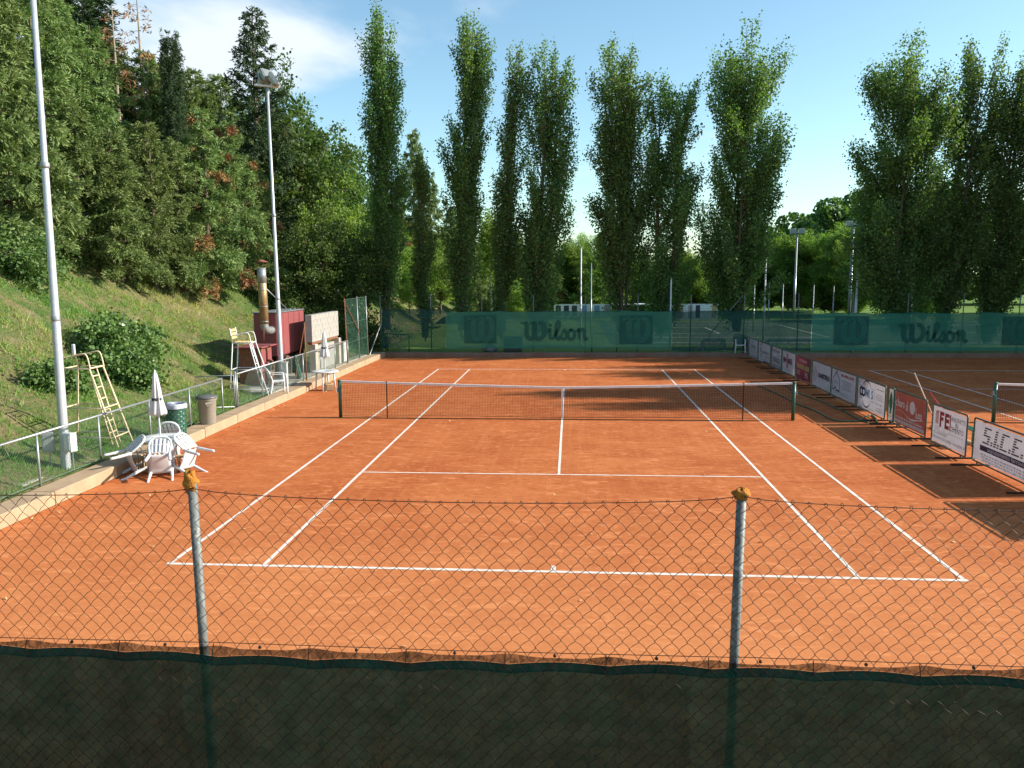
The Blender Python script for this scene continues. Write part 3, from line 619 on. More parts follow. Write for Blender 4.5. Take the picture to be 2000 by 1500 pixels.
def a_luna(t, W, Hh, z):
    mb = MB(); disc(mb, (W*.09, z+Hh*.66), .165, Yp); mb.build('moon', 'inkwhite', t)
    # thin handwritten lettering: chiaro di luna
    def write(strokes, u, v, s, wd=.026):
        for k, st in enumerate(strokes): ribbon(ms, smooth_path([(u+a*s, v+b*s) for a, b in st], 5), wd, Yp-.0003*(k % 4))
    ms = MB(); s = .21; u = -W*.455; v = z+Hh*.56
    C_ = [[(.42, .55), (.2, .7), (0, .35), (.15, 0), (.45, .1)]]; Hs = [[(0, 1.15), (0, 0)], [(0, .35), (.18, .6), (.32, .4), (.32, 0)]]; I = [[(0, .6), (0, .05), (.1, 0)], [(0, .8), (.02, .86)]]
    A = [[(.38, .5), (.18, .6), (0, .3), (.16, 0), (.36, .2)], [(.38, .6), (.38, .1), (.48, 0)]]; Rr_ = [[(0, .6), (0, 0)], [(0, .35), (.15, .58), (.3, .52)]]; O = [[(.2, .6), (.02, .3), (.2, 0), (.38, .3), (.2, .6)]]
    Dd = [[(.36, .5), (.18, .6), (0, .3), (.16, 0), (.36, .2)], [(.38, 1.15), (.38, 0)]]; Ll = [[(.1, 0), (.02, .1), (.02, 1.15)]]; Uu = [[(0, .6), (.02, .12), (.18, 0), (.34, .2)], [(.36, .6), (.36, 0)]]; Nn = [[(0, .6), (0, 0)], [(0, .35), (.18, .6), (.34, .4), (.34, 0)]]
    for g, adv in ((C_, .52), (Hs, .46), (I, .20), (A, .56), (Rr_, .36), (O, .62)): write(g, u, v, s); u += adv*s
    u += .05
    for g, adv in ((Dd, .5), (I, .2)): write(g, u, v-.03, s); u += adv*s
    ms.build('lettering', 'inkwhite', t); ms = MB()
    u = W*.09+.22; v -= .13
    for g, adv in ((Ll, .22), (Uu, .52), (Nn, .48), (A, .5)): write(g, u, v, s); u += adv*s
    ms.build('lettering', 'inkwhite', t)
    mb = MB(); p = smooth_path([(-W*.45, z+Hh*.40), (-W*.28, z+Hh*.44), (-W*.02, z+Hh*.31), (W*.13, z+Hh*.30), (W*.30, z+Hh*.355), (W*.45, z+Hh*.40)], 5); ribbon(mb, p, [.008+.035*math.exp(-((i-15)/5)**2) for i in range(len(p))], Yp-.0014); mb.build('swoosh', 'inkwhite', t)
    dashes(t, -W*.46, W*.44, z+Hh*.21, .07, 'inkwhite', seed=14)
    mb = MB(); rect(mb, -W*.485, z+Hh*.05, W*.485, z+Hh*.14, Yp); mb.build('stripe', 'inkwhite', t); dashes(t, -W*.46, W*.46, z+Hh*.095, .055, 'inkgrey', Yp-.001, seed=15)
def a_ife(t, W, Hh, z):
    mb = MB(); zb, zt = z+Hh*.50, z+Hh*.90; u = -W*.41
    for k in range(3): ribbon(mb, [(u+.055*k, zb+.02), (u+.055*k, zt-.06), (u+.055*k+.05, zt)], .030, Yp)
    u = -W*.41+.20; mb2 = mb
    rect(mb, u, zb-.03, u+.085, zt, Yp-.0003); rect(mb, u+.085, zt-.085, u+.22, zt, Yp-.0003); rect(mb, u+.085, zb+.13, u+.19, zb+.21, Yp-.0003); u += .26
    rect(mb, u, zb-.03, u+.085, zt, Yp-.0003)
    for a in (zb-.03, zb+.12, zt-.085): rect(mb, u+.085, a, u+.22, a+.085, Yp-.0003)
    u += .25; rect(mb, u, zb-.03, u+.05, zt, Yp-.0003); mb.build('lettering', 'inkred', t)
    mb = MB(); b = zb-.035
    for (a, c_) in ((-W*.41, .05), (-W*.37, .05), (-W*.33, .06), (-W*.28, .24), (-W*.12, .26)): ribbon(mb, [(a, b), (a-.05, b-.10), (a-.05+c_, b-.10), (a+c_, b)], .008, Yp)
    mb.build('letter_shadow', 'inkgrey', t)
    for s_, vv in (('MANUFATTI', .80), ('IN', .66), ('CEMENTO', .52)): text(s_, .155, 'ink', t, W*.24, z+Hh*vv, Yp, sx=.92)
    dashes(t, W*.02, W*.45, z+Hh*.37, .022, 'inkgrey', seed=16)
    text('TEL. e FAX 0578 20227', .082, 'ink', t, -W*.46, z+Hh*.27, Yp, 'LEFT', .86); text('53043 CHIUSI SCALO (SIENA) - VIA MAZZINI, 79', .090, 'ink', t, 0.0, z+Hh*.14, Yp, sx=.86)
GL = {'S': ['####', '#...', '#...', '####', '...#', '...#', '####'], 'I': ['.##.']*7, 'C': ['####', '#...', '#...', '#...', '#...', '#...', '####'], 'E': ['####', '#...', '#...', '###.', '#...', '#...', '####']}
def a_sice(t, W, Hh, z):
    mb = MB(); u = -W*.37; zt = z+Hh*.90; rh = .052; cwid = .068
    for ch, wd in (('S', 4), ('.', 1), ('I', 2), ('.', 1), ('C', 4), ('.', 1), ('E', 4), ('.', 1)):
        for r_ in range(7):
            rowz = zt-r_*rh; sl = (6-r_)*0.012
            if ch == '.':
                if r_ >= 5: rect(mb, u+sl, rowz-.030, u+sl+.075, rowz, Yp)
            else:
                g = GL[ch][r_]
                if ch == 'I': rect(mb, u+sl, rowz-.030, u+sl+cwid*1.4, rowz, Yp)
                else:
                    k = 0
                    while k < 4:
                        if g[k] == '#':
                            e = k
                            while e < 4 and g[e] == '#': e += 1
                            wd0 = max((e-k)*cwid, .095); st = u+sl+k*cwid - (0.03 if k == 3 else 0); rect(mb, st, rowz-.030, st+wd0, rowz, Yp); k = e
                        else: k += 1
        u += {'.': .115, 'I': .13}.get(ch, .325)
    mb.build('lettering', 'ink', t)
    mb = MB(); rect(mb, -W*.40, z+Hh*.285, W*.47, z+Hh*.425, Yp); mb.build('stripe', 'inkpurple', t)
    text('segnalamento ferroviario', .130, 'inkwhite', t, W*.03, z+Hh*.365, Yp-.001, sx=1.22)
    for k, vv in enumerate((.20, .13, .06)): dashes(t, -W*.38+.05*k, W*.42, z+Hh*vv, .042, 'inkgrey', seed=170+k)
    mb = MB()
    for k in range(9):
        for vv in (.965, .03): disc(mb, (-W*.475+W*.95*k/8, z+Hh*vv), .013, Yp-.001, 8)
    for k in range(3):
        for s in (-1, 1): disc(mb, (s*W*.482, z+Hh*(.25+.25*k)), .013, Yp-.001, 8)
    tag(mb.build('eyelets', 'plastic', t), kind='stuff')
def a_none(t, W, Hh, z): pass
B = [(18.35, 16.83, 'grey faded board with dark strip, farthest of the row of boards', 'panelold', a_old),
     (16.74, 14.92, 'white board with blue heading, second from the far end of the row', 'panel', a_list),
     (14.82, 12.55, 'white board with purple checkered mark beside purple lettering', 'panel', a_k),
     (12.47, 10.78, 'white board with dark SportKinetic heading and grey bottom band', 'panel', a_sk),
     (10.70, 8.77, 'white board with pale red cross between purple letters', 'panel', a_cross),
     (8.68, 6.74, 'maroon board with ochre blocks and pale lettering', 'maroon', a_maroon),
     (6.66, 4.49, 'white board with pink swirl and dark CANESTRELLI lettering', 'panel', a_can),
     (4.38, 2.09, 'white board with outlined house drawing and red heading', 'panel', a_house),
     (2.02, -0.23, 'white board with blue letters inside a round outline', 'panel', a_com),
     (-0.26, -0.68, 'narrow board with green cypress drawing, narrowest in the row', 'panelold', a_cyp),
     (-0.70, -2.70, 'brick red board with pale moon disc and handwritten chiaro di luna', 'brick', a_luna),
     (-3.03, -4.80, 'white board with red IFE letters and MANUFATTI IN CEMENTO', 'panel', a_ife),
     (-4.94, -7.66, 'white board with striped S.I.C.E. letters above purple band', 'panel', a_sice),
     (-7.80, -10.0, 'plain white board standing beyond the right edge, casting its shadow on the clay', 'panel', a_none)]
for b in B: board(*b)

# ------------------------------------------------------------------ hose, brush handles
hp = [(6.3, 3.1), (6.05, 3.75), (6.35, 4.35), (6.95, 4.3), (7.3, 3.6), (7.55, 2.75), (7.75, 1.9), (7.95, 1.1), (8.2, .35), (8.45, -.25), (8.55, -.42), (8.68, -.30), (8.6, -.05), (8.3, -.08), (8.0, -.42), (7.6, -.55), (7.15, -.35), (6.85, .25), (6.65, 1.1), (6.5, 2.0), (6.35, 2.6), (6.3, 3.0)]
hp = [on_z(a, b, 0.02)[:2] for a, b in [(1483, 752), (1490, 749), (1520, 748), (1537, 755), (1553, 765), (1580, 775), (1602, 783), (1630, 796), (1650, 804), (1672, 816), (1683, 821), (1692, 824), (1696, 825)]]
hp2 = [on_z(a, b, 0.02)[:2] for a, b in [(1483, 752), (1490, 757), (1520, 770), (1558, 789), (1582, 798), (1604, 808), (1622, 818), (1640, 822.5), (1660, 823), (1675, 822), (1690, 814), (1702, 811), (1710, 817), (1712, 824)]]
hs_ = [tuple(p) for p in reversed(hp)]+[tuple(p) for p in hp2[1:]]
tag(MB().tube([(p[0], p[1], 0.022) for p in smooth_path(hs_, 6)], 0.019, 8).build('garden_hose', 'hose', None, True), 'green garden hose looped on the clay beside the boards', 'hose')
def brush(p0, p1, mat, label, head=True):
    t = empty('court_brush', (p0[0], p0[1], 0), 0, label, 'brush', 'brushes leaning on the boards')
    d = (p1[0]-p0[0], p1[1]-p0[1], p1[2])
    MB().tube([(0, 0, 0.05), d], 0.016, 8).build('handle', mat, t, True)
    MB().box((0, 0, 0.045), (0.10, 0.75, 0.05), bev=0.01).box((0, 0, 0.012), (0.07, 0.73, 0.022)).build('head', 'wood', t)
a = at_x(1779, 790, 9.35); b = at_x(1760, 727, 8.95)
brush((9.75, -1.25), (9.05, -1.30, 1.50), 'paintwood', 'pale long brush handle sticking up behind the brick red board')
brush((9.75, -2.75), (9.02, -2.30, 1.15), 'redpole', 'red brush handle leaning behind the gap in the boards')
bench = empty('low_bench', (9.75, -2.9, 0), R(90), 'low green bench seen through the gap between boards', 'bench')
MB().box((0, 0, 0.40), (1.3, 0.10, 0.03), bev=.006).box((0, .13, 0.40), (1.3, 0.10, 0.03), bev=.006).build('seat', 'netgreen', bench)
for s in (-1, 1): MB().tube([(s*.5, -.05, .02), (s*.5, -.05, .385), (s*.5, .18, .385), (s*.5, .18, .02)], .015, 6).build('leg', 'netgreen', bench)

# ------------------------------------------------------------------ near fence with shade cloth
FY = -19.0
nf = empty('chain_link_fence', (0, FY, 1.665), 0, 'rusty chain link fence with foam capped posts in the foreground', 'fence')
PX = [-3.99, -1.51, 0.97, 3.45]
lean = [0.0, -0.012, 0.012, 0.0]
for i, x in enumerate(PX):
    top = 1.475 if i != 2 else 1.445
    p = MB().tube([(x-lean[i]*.3, 0.0, -0.03), (x+lean[i], 0.0, top)], 0.0215, 14).build('post', 'greypost', nf, True)
    rg = random.Random(i+4); v = []; f = []; nth, nph = 14, 10
    sx, sz = ((.033, .050) if i == 1 else (.037, .026)); oz = top+(0.002 if i == 1 else 0.012)
    for a in range(nph+1):
        for k in range(nth):
            th = math.pi*a/nph; ph = 2*math.pi*k/nth; d = Vector((math.sin(th)*math.cos(ph), math.sin(th)*math.sin(ph), math.cos(th)))
            r_ = 1+.13*math.sin(5*ph+3*d.z)+.16*math.sin(7*d.z+2*ph+i)+rg.uniform(-.08, .08)
            v.append((x+lean[i]+d.x*sx*r_-(.008 if i == 1 else 0), d.y*sx*r_, oz+d.z*sz*r_))
    for a in range(nph):
        for k in range(nth): f.append((a*nth+k, (a+1)*nth+k, (a+1)*nth+(k+1) % nth, a*nth+(k+1) % nth))
    MB().add(v, f).build('foam_cap', 'foam', p, True)
def sag_top(x):
    for i in range(3):
        if PX[i] <= x <= PX[i+1]:
            t = (x-PX[i])/(PX[i+1]-PX[i]); return 1.455-0.048*(4*t*(1-t))**0.6 - (0.014 if i == 1 and t > .5 else 0)*0
    return 1.45
WD, HD = 0.0715, 0.0745
for bay in range(3):
    x0, x1 = PX[bay], PX[bay+1]; mb = MB(); n = int(round((x1-x0)/(WD/2))); stp = (x1-x0)/n; rg = random.Random(bay+50)
    rows = 20*2
    def node(i, j):
        x = x0+i*stp; zt = sag_top(min(max(x, x0), x1)); q = j*HD/2
        wob = 0.0035*math.sin(i*1.7+j*.9+bay)+0.003*math.sin(i*.37-j*.53)
        sagk = (zt-1.405)*max(0, 1-q/0.9)
        return (x+wob+0.010*math.sin(q*3+bay), -0.052 if q > .68 else -0.030, 1.405+sagk-0.004-q+0.002*math.sin(i*2.3+j))
    for i in range(n):
        pts = []
        for j in range(rows):
            a = i if (j % 2 == (0 if i % 2 == 0 else 1)) else i+1
            p = node(a, j); side = 0.0035 if j % 2 == (i % 2) else -0.0035; hk = 0.0028 if a == i else -0.0028
            pts.append((p[0]-hk, p[1]+side, p[2]-0.004))
        sp_ = []
        for k in range(len(pts)-1):     # slightly bowed runs between the knuckles
            p, q = Vector(pts[k]), Vector(pts[k+1]); m_ = (p+q)/2; bow = 0.0032*(1 if (pts[k+1][0] > pts[k][0]) else -1)
            sp_ += [tuple(p), tuple(m_+Vector((bow*.8, 0, bow*0.9 if False else 0.0022)))]
        sp_.append(pts[-1])
        mb.tube(sp_, 0.00155, 4, False)
        if i % 2 == 0:     # top knuckle
            p = node(i+1, 0) if False else node(i, 0); mb.tube([(p[0]-.006, -.03, p[2]), (p[0]-.002, -.026, p[2]+.012), (p[0]+.005, -.03, p[2]+.010), (p[0]+.007, -.033, p[2]-.004)], 0.0017, 4, False)
    tag(mb.build('wire_netting', 'wire', nf), kind='stuff')
    tp = [(x, -0.027, sag_top(x)) for x in np.linspace(x0, x1, 24)]
    MB().tube([tuple(map(float, p)) for p in tp], 0.0021, 5, False).build('top_wire', 'wire', nf)
    MB().tube([(x0, -.034, .712), ((x0+x1)/2, -.034, .704), (x1, -.034, .710)], 0.0018, 5, False).build('tension_wire', 'wire', nf)
sc = empty('shade_cloth', (0, FY-0.036, 1.665), 0, 'dark green shade cloth tied along the bottom of the foreground fence', 'shade cloth')
def cloth_top(x): return 0.648 + 0.015*abs(math.sin((x+.05)*math.pi/0.46)) + 0.008*math.sin(x*1.7)
xs = np.linspace(-3.9, 3.4, 240)
def strip(z0f, z1f, nz_, amp, name, mat, par, y0=0.0):
    v = []; f = []
    for j in range(nz_+1):
        for i, x in enumerate(xs):
            x = float(x); a, b = z0f(x), z1f(x); z = a+(b-a)*j/nz_; v.append((x, y0+amp*(math.sin(x*3.1+z*2)+.6*math.sin(x*7.7-z*5)+.5*math.sin(x*1.3+4)), z))
    n = len(xs)
    for j in range(nz_):
        for i in range(n-1): f.append((j*n+i, j*n+i+1, (j+1)*n+i+1, (j+1)*n+i))
    return MB().add(v, f).build(name, mat, par, True)
strip(lambda x: -0.02, lambda x: cloth_top(x)-0.041, 10, 0.005, 'cloth', 'screen', sc)
strip(lambda x: cloth_top(x)-0.045, lambda x: cloth_top(x), 3, 0.0035, 'hem', 'hem', sc, -0.004)
strip(lambda x: cloth_top(x)+0.0005, lambda x: 0.684+0.014*abs(math.sin((x-.18)*math.pi/.46))**6, 3, 0.0035, 'selvedge', 'selvedge', sc, -0.002)
for k in range(16):
    x = -3.75+0.46*k; z = cloth_top(x)
    MB().tube([(x, -.012, z-.012), (x+.002, -.020, z+.012), (x+.003, -.002, .708)], 0.0024, 5).lathe([(0, -.004), (.006, -.002), (.006, .002), (0, .004)], 8, (x, -.012, z-.016)).build('tie', 'wire', sc)
    x += .23; MB().lathe([(0.002, -.007), (.007, -.004), (.008, .003), (.004, .009), (0.0, .011)], 8, (x, -.010, .698)).build('clip', 'wire', sc)

# ------------------------------------------------------------------ far fence, windbreaks
FF = 17.25
ff = empty('far_fence', (0, FF, 0.2), 0, 'tall post and wire fence behind the far kerb', 'fence')
fpost = MB().tube([(0, 0, -.1), (0, 0, 2.86)], 0.026, 8).mesh('post', 'greypost', True)
for k in range(14): put('post', fpost, ff, (-9.27+2.555*k, 0, 0))
for a, b in (((-9.25, -.03, 1.45), (-8.08, -.35, .05)), ((-9.3, -.02, 1.40), (-9.72, -.5, .02)), ((8.4, -.03, 1.3), (6.1, -.25, .05)), ((8.55, .04, 2.8), (7.0, .04, .9))): MB().tube([a, b], 0.021, 8).build('brace', 'greypost', ff, True)
for z in (0.06, 1.1, 2.15, 2.78): MB().tube([(-9.27, 0.03, z), (24.0, 0.03, z)], 0.0035, 4).build('line_wire', 'wire', ff)
mb = MB(); x = -9.2
for k in range(330):      # wire diamonds, seen under and above the cloths
    for s in (1, -1): mb.tube([(x, 0.034, 0.02 if s > 0 else 0.42), (x+0.40*.5, 0.034, 0.42 if s > 0 else 0.02)], 0.0015, 3, False)
    x += 0.10
tag(mb.build('wire_netting', 'wiregreen', ff), kind='stuff')
def cloth_panel(name, x0, x1, z0, z1, mat, label, art=None, seed=0, y=FF-0.06):
    t = empty(name, ((x0+x1)/2, y, 0), 0, label, 'windbreak', 'windbreak cloths on the far fence')
    W = x1-x0; nx = max(10, int(W*5)); nz_ = 8; v = []; f = []
    for j in range(nz_+1):
        for i in range(nx+1):
            u = -W/2+W*i/nx; q = j/nz_; sag = 0.025*math.sin(u*1.9+seed)*(1 if j in (0, nz_) else .4)+0.012*math.sin(u*5.1+seed*2)
            wr = 0.018*math.sin(u*2.2+q*2+seed)+0.012*math.sin(u*6.0-q*5+seed)+(0.03*math.sin((u+W/2)*5-q*4)*math.exp(-(u+W/2)/.8))
            v.append((u, wr, z0+(z1-z0)*q+sag*(1 if j == nz_ else .7)))
    for j in range(nz_):
        for i in range(nx): a = j*(nx+1)+i; f.append((a, a+1, a+nx+2, a+nx+1))
    MB().add(v, f).build('cloth', mat, t, True)
    MB().tube([(-W/2, -.008, z1+.01), (0, -.008, z1-.0), (W/2, -.008, z1+.01)], .010, 5).build('top_cord', 'hem', t)
    if art: art(t, x0, x1)
    return t
YA = -0.055
def draw_W(mb, u, v, w_, h, th, y):
    """bulging slab W: two bowls on three stems"""
    ribbon(mb, smooth_path([(u-.02*w_, v+h*.97), (u+.12*w_, v+h*.985), (u+.20*w_, v+h*.90), (u+.20*w_, v+h*.35), (u+.27*w_, v+h*.10), (u+.38*w_, v+h*.08), (u+.47*w_, v+h*.26), (u+.48*w_, v+h*.60), (u+.48*w_, v+h*.93)], 5), [th*.5]*6+[th]*15+[th*.95]*20, y)
    ribbon(mb, smooth_path([(u+.32*w_, v+h*.965), (u+.43*w_, v+h*.975), (u+.50*w_, v+h*.90), (u+.50*w_, v+h*.35), (u+.56*w_, v+h*.10), (u+.68*w_, v+h*.06), (u+.84*w_, v+h*.25), (u+.89*w_, v+h*.60), (u+.82*w_, v+h*.92), (u+.72*w_, v+h*.985), (u+.66*w_, v+h*.93)], 5), [th*.5]*6+[th]*35+[th*.9]*10, y-.002)
def logo_box(t, u0, u1, v0, v1):
    mb = MB(); rect(mb, u0, v0, u1, v1, YA); mb.build('logo_square', 'windprint', t)
    mb = MB(); w_ = u1-u0; h = v1-v0; draw_W(mb, u0+w_*.12, v0+h*.10, w_*.84, h*.78, w_*.165, YA-.006); mb.build('logo_letter', 'wind', t)
def wilson(t, u0, v0, w_, h):
    th = h*.20; ms = MB(); draw_W(ms, u0, v0+h*.02, w_*.40, h*.92, h*.24, YA)
    y = YA-.004
    def st(pts, wd, yy): ribbon(ms, smooth_path([(u0+a*w_, v0+b*h) for a, b in pts], 5), wd, yy)
    st([(.385, .42), (.415, .58), (.43, .56), (.425, .25), (.44, .10), (.475, .12), (.50, .28)], th*.8, y)
    disc(ms, (u0+.430*w_, v0+.80*h), h*.095, y, 12)
    st([(.49, .22), (.545, .55), (.570, .92), (.545, 1.0), (.520, .85), (.515, .40), (.525, .12), (.555, .06), (.59, .22)], th*.78, y-.002)
    st([(.585, .18), (.625, .48), (.640, .60)], th*.5, y-.004); st([(.640, .60), (.660, .42), (.672, .22), (.645, .06), (.612, .08), (.605, .16)], th*.8, y-.006)
    st([(.750, .55), (.712, .52), (.695, .30), (.712, .08), (.755, .05), (.790, .22), (.785, .45), (.750, .56), (.730, .50)], th*.82, y-.008)
    st([(.79, .48), (.83, .50)], th*.4, y-.010); st([(.835, .42), (.850, .58), (.860, .54), (.858, .05)], th*.8, y-.012); st([(.862, .35), (.90, .58), (.935, .52), (.935, .20), (.955, .04), (.99, .14)], th*.8, y-.014)
    ms.build('lettering', 'windprint', t)
def art1(t, x0, x1):
    c = (x0+x1)/2
    logo_box(t, -5.04-c, -3.43-c, .66, 2.07); wilson(t, -2.20-c, .82, 3.32, .92); logo_box(t, 2.60-c, 4.22-c, .64, 2.04)
def art2(t, x0, x1):
    c = (x0+x1)/2
    logo_box(t, 12.85-c, 14.46-c, .60, 1.98); wilson(t, 15.85-c, .72, 3.22, .90); logo_box(t, 20.60-c, 22.2-c, .60, 1.95)
cloth_panel('windbreak_cloth', -9.24, -5.99, .42, 2.33, 'windopen', 'thin see-through green cloth at the left end of the far fence', None, 1)
cloth_panel('windbreak_cloth', -5.98, 5.16, .42, 2.24, 'wind', 'green Wilson windbreak banner facing the nearer court', art1, 2, FF-.09)
cloth_panel('windbreak_cloth', 5.17, 11.80, .30, 2.24, 'windopen', 'thin dark green cloth between the two lettered banners', None, 3)
cloth_panel('windbreak_cloth', 11.81, 23.8, .32, 2.12, 'wind', 'green Wilson windbreak banner behind the second court', art2, 4, FF-.09)

# tall fence piece at the left corner
tf = empty('corner_fence', (-9.5, 13, .22), 0, 'tall mesh fence piece with rusty brace at the far left corner', 'fence')
tp = [(at_x(677, 650, -9.5)[1], 'rust'), (at_x(703, 650, -9.45)[1], 'galv'), (at_x(722, 650, -9.4)[1], 'galv')]
for y, m_ in tp: MB().tube([(0, y-13, 0), (-.05, y-13, 2.85)], .024, 8).build('post', m_, tf, True)
y0, y1, y2 = [p[0]-13 for p in tp]
MB().tube([(0.03, y0, 2.55), (.03, y1, 1.25)], .02, 8).build('brace', 'rust', tf)
for z in (.9, 1.75, 2.8): MB().tube([(.02, y0, z), (.02, y2, z+.02)], .006, 5).build('line_wire', 'wiregreen', tf)
MB().quad((.0, y0, .1), (.0, y2, .1), (-.05, y2, 2.8), (-.05, y0, 2.8)).build('mesh_panel', 'meshcloth', tf)
MB().tube([(0.06, y2, .0), (.30, 17.2-13, 1.5)], .018, 6).build('stay', 'galv', tf)

# ------------------------------------------------------------------ left railing
RX = -9.5
rl = empty('railing_fence', (RX, 0, .20), 0, 'low galvanised railing with wire mesh along the left kerb', 'fence')
ppx = [(-70, 1000), (80, 955), (198, 905), (295, 855), (373, 835), (436, 805)]
ry = [at_x(a, b, RX)[1] for a, b in ppx]
ry2 = [at_x(a, b, RX)[1] for a, b in [(465, 790), (513, 775), (593, 740), (627, 725), (655, 718), (680, 710)]]
gy0, gy1 = ry[-1], ry2[0]
for seq in (ry, ry2):
    for y in seq: MB().tube([(0, y, -.05), (0, y, 1.02)], .022, 8).build('post', 'galv', rl, True)
    MB().tube([(0, seq[0]-.02, 1.03), (0, seq[-1]+.02, 1.03)], .024, 8).build('top_rail', 'galv', rl, True)
    MB().tube([(0, seq[0], .12), (0, seq[-1], .12)], .006, 5).build('bottom_wire', 'wiregreen', rl)
    mb = MB(); y = seq[0]; W_ = .075
    while y < seq[-1]-1.0:
        for s in (1, -1): mb.tube([(.004*s, y, .10 if s > 0 else 1.0), (.004*s, y+.9, 1.0 if s > 0 else .10)], .0017, 3, False)
        y += W_
    tag(mb.build('wire_netting', 'wiregreen', rl), kind='stuff')
gt = empty('railing_gate', (RX-.04, gy1-.12, .22), 0, 'open wire mesh gate swung onto the grass beside the white umpire chair', 'gate')
ga = R(196); gx, gyy = math.cos(ga)*1.05, math.sin(ga)*1.05
MB().tube([(0, 0, .06), (gx, gyy, .06), (gx, gyy, .98), (0, 0, .98), (0, 0, .06)], .018, 8).build('gate_frame', 'galv', gt, True)
mb = MB()
for k in range(-12, 14):
    for s in (1, -1):
        u0, u1 = k*.075, k*.075+.92; z0, z1 = (.06, .98) if s > 0 else (.98, .06)
        a, b = max(u0, 0), min(u1, 1.05)
        if b > a: mb.tube([(gx*a/1.05, gyy*a/1.05, z0+(z1-z0)*(a-u0)/.92), (gx*b/1.05, gyy*b/1.05, z0+(z1-z0)*(b-u0)/.92)], .0017, 3, False)
tag(mb.build('wire_netting', 'wire', gt), kind='stuff')
MB().tube([(0.02, .06, 0), (0.02, .06, 1.1)], .025, 8).build('gate_post', 'galv', gt, True)

# ------------------------------------------------------------------ umpire chairs
def umpire(loc, rz, mat, slat, label, seat_shift=0.0):
    t = empty('umpire_chair', loc, rz, label, 'umpire chair', 'umpire chairs behind the railing')
    hy = .29; r_ = .021; SZ = 1.72
    for s in (-1, 1):
        MB().tube([(-.62, s*(hy+.05), 0), (-.46, s*hy, SZ)], r_, 8).build('rear_leg', mat, t, True)
        MB().tube([(.62, s*(hy+.04), 0), (.10, s*hy, SZ)], r_, 8).build('front_leg', mat, t, True)
        MB().tube([(.42, s*.17, 0.02), (.02, s*.15, SZ)], .017, 8).build('ladder_rail', mat, t, True)
        MB().tube(smooth_path([(-.50, s*hy, SZ+.22), (-.25, s*hy, SZ+.27), (-.02, s*hy, SZ+.32), (.06, s*hy, SZ+.28), (.10, s*hy, SZ+.12), (.12, s*hy, SZ-.02)], 4), .016, 8).build('armrest', mat, t, True)
        MB().tube([(-.46, s*hy, SZ), (-.53, s*hy, SZ+.47)], .018, 8).build('back_post', mat, t, True)
        MB().tube([(-.60, s*(hy+.04), .22), (.55, s*(hy+.04), .22)], .016, 8).build('side_rail', mat, t, True)
        MB().tube([(-.54, s*(hy+.03), .86), (.36, s*(hy+.02), .86)], .014, 8).build('side_rail', mat, t, True)
    for (x, z) in ((-.60, .22), (.55, .22), (-.54, .86), (.36, .86)): MB().tube([(x, -hy-.04, z), (x, hy+.04, z)], .015, 8).build('cross_rail', mat, t, True)
    MB().tube([(-.46, -hy, SZ), (.10, -hy, SZ), (.10, hy, SZ), (-.46, hy, SZ), (-.46, -hy, SZ)], .018, 8).build('seat_frame', mat, t, True)
    for k in range(6):
        z = .28+.25*k; f = z/SZ; MB().tube([(.42-.40*f, -.165, z), (.42-.40*f, .165, z)], .014, 8).build('rung', mat, t, True)
    if slat:
        for k in range(4): MB().box((-.40+.125*k, 0, SZ+.018), (.095, 2*hy-.03, .02), bev=.004).build('seat_slat', slat, t)
    for k in range(3):
        M_ = Matrix.Translation((-.505-.02*k, 0, SZ+.16+.115*k)) @ Matrix.Rotation(R(-8), 4, 'Y')
        if slat: MB().box((0, 0, 0), (.02, 2*hy+.03, .085), M_, .004).build('back_slat', slat, t)
    if not slat:
        for s in (-1, 1): MB().box((-.525, s*hy, SZ+.36), (.05, .06, .24), bev=.008).build('back_pad', 'plastic', t)
    return t
zU1 = bank_h(-10.4, -6.0)
umpire((-10.22, -5.75, zU1), R(4), 'cream', None, 'rusty cream umpire chair without seat boards, beside the near lamp pole')
umpire((-10.12, 2.75, .22), R(6), 'whitepaint', 'seatwood', 'white umpire chair with wooden back slats, in front of the heater')

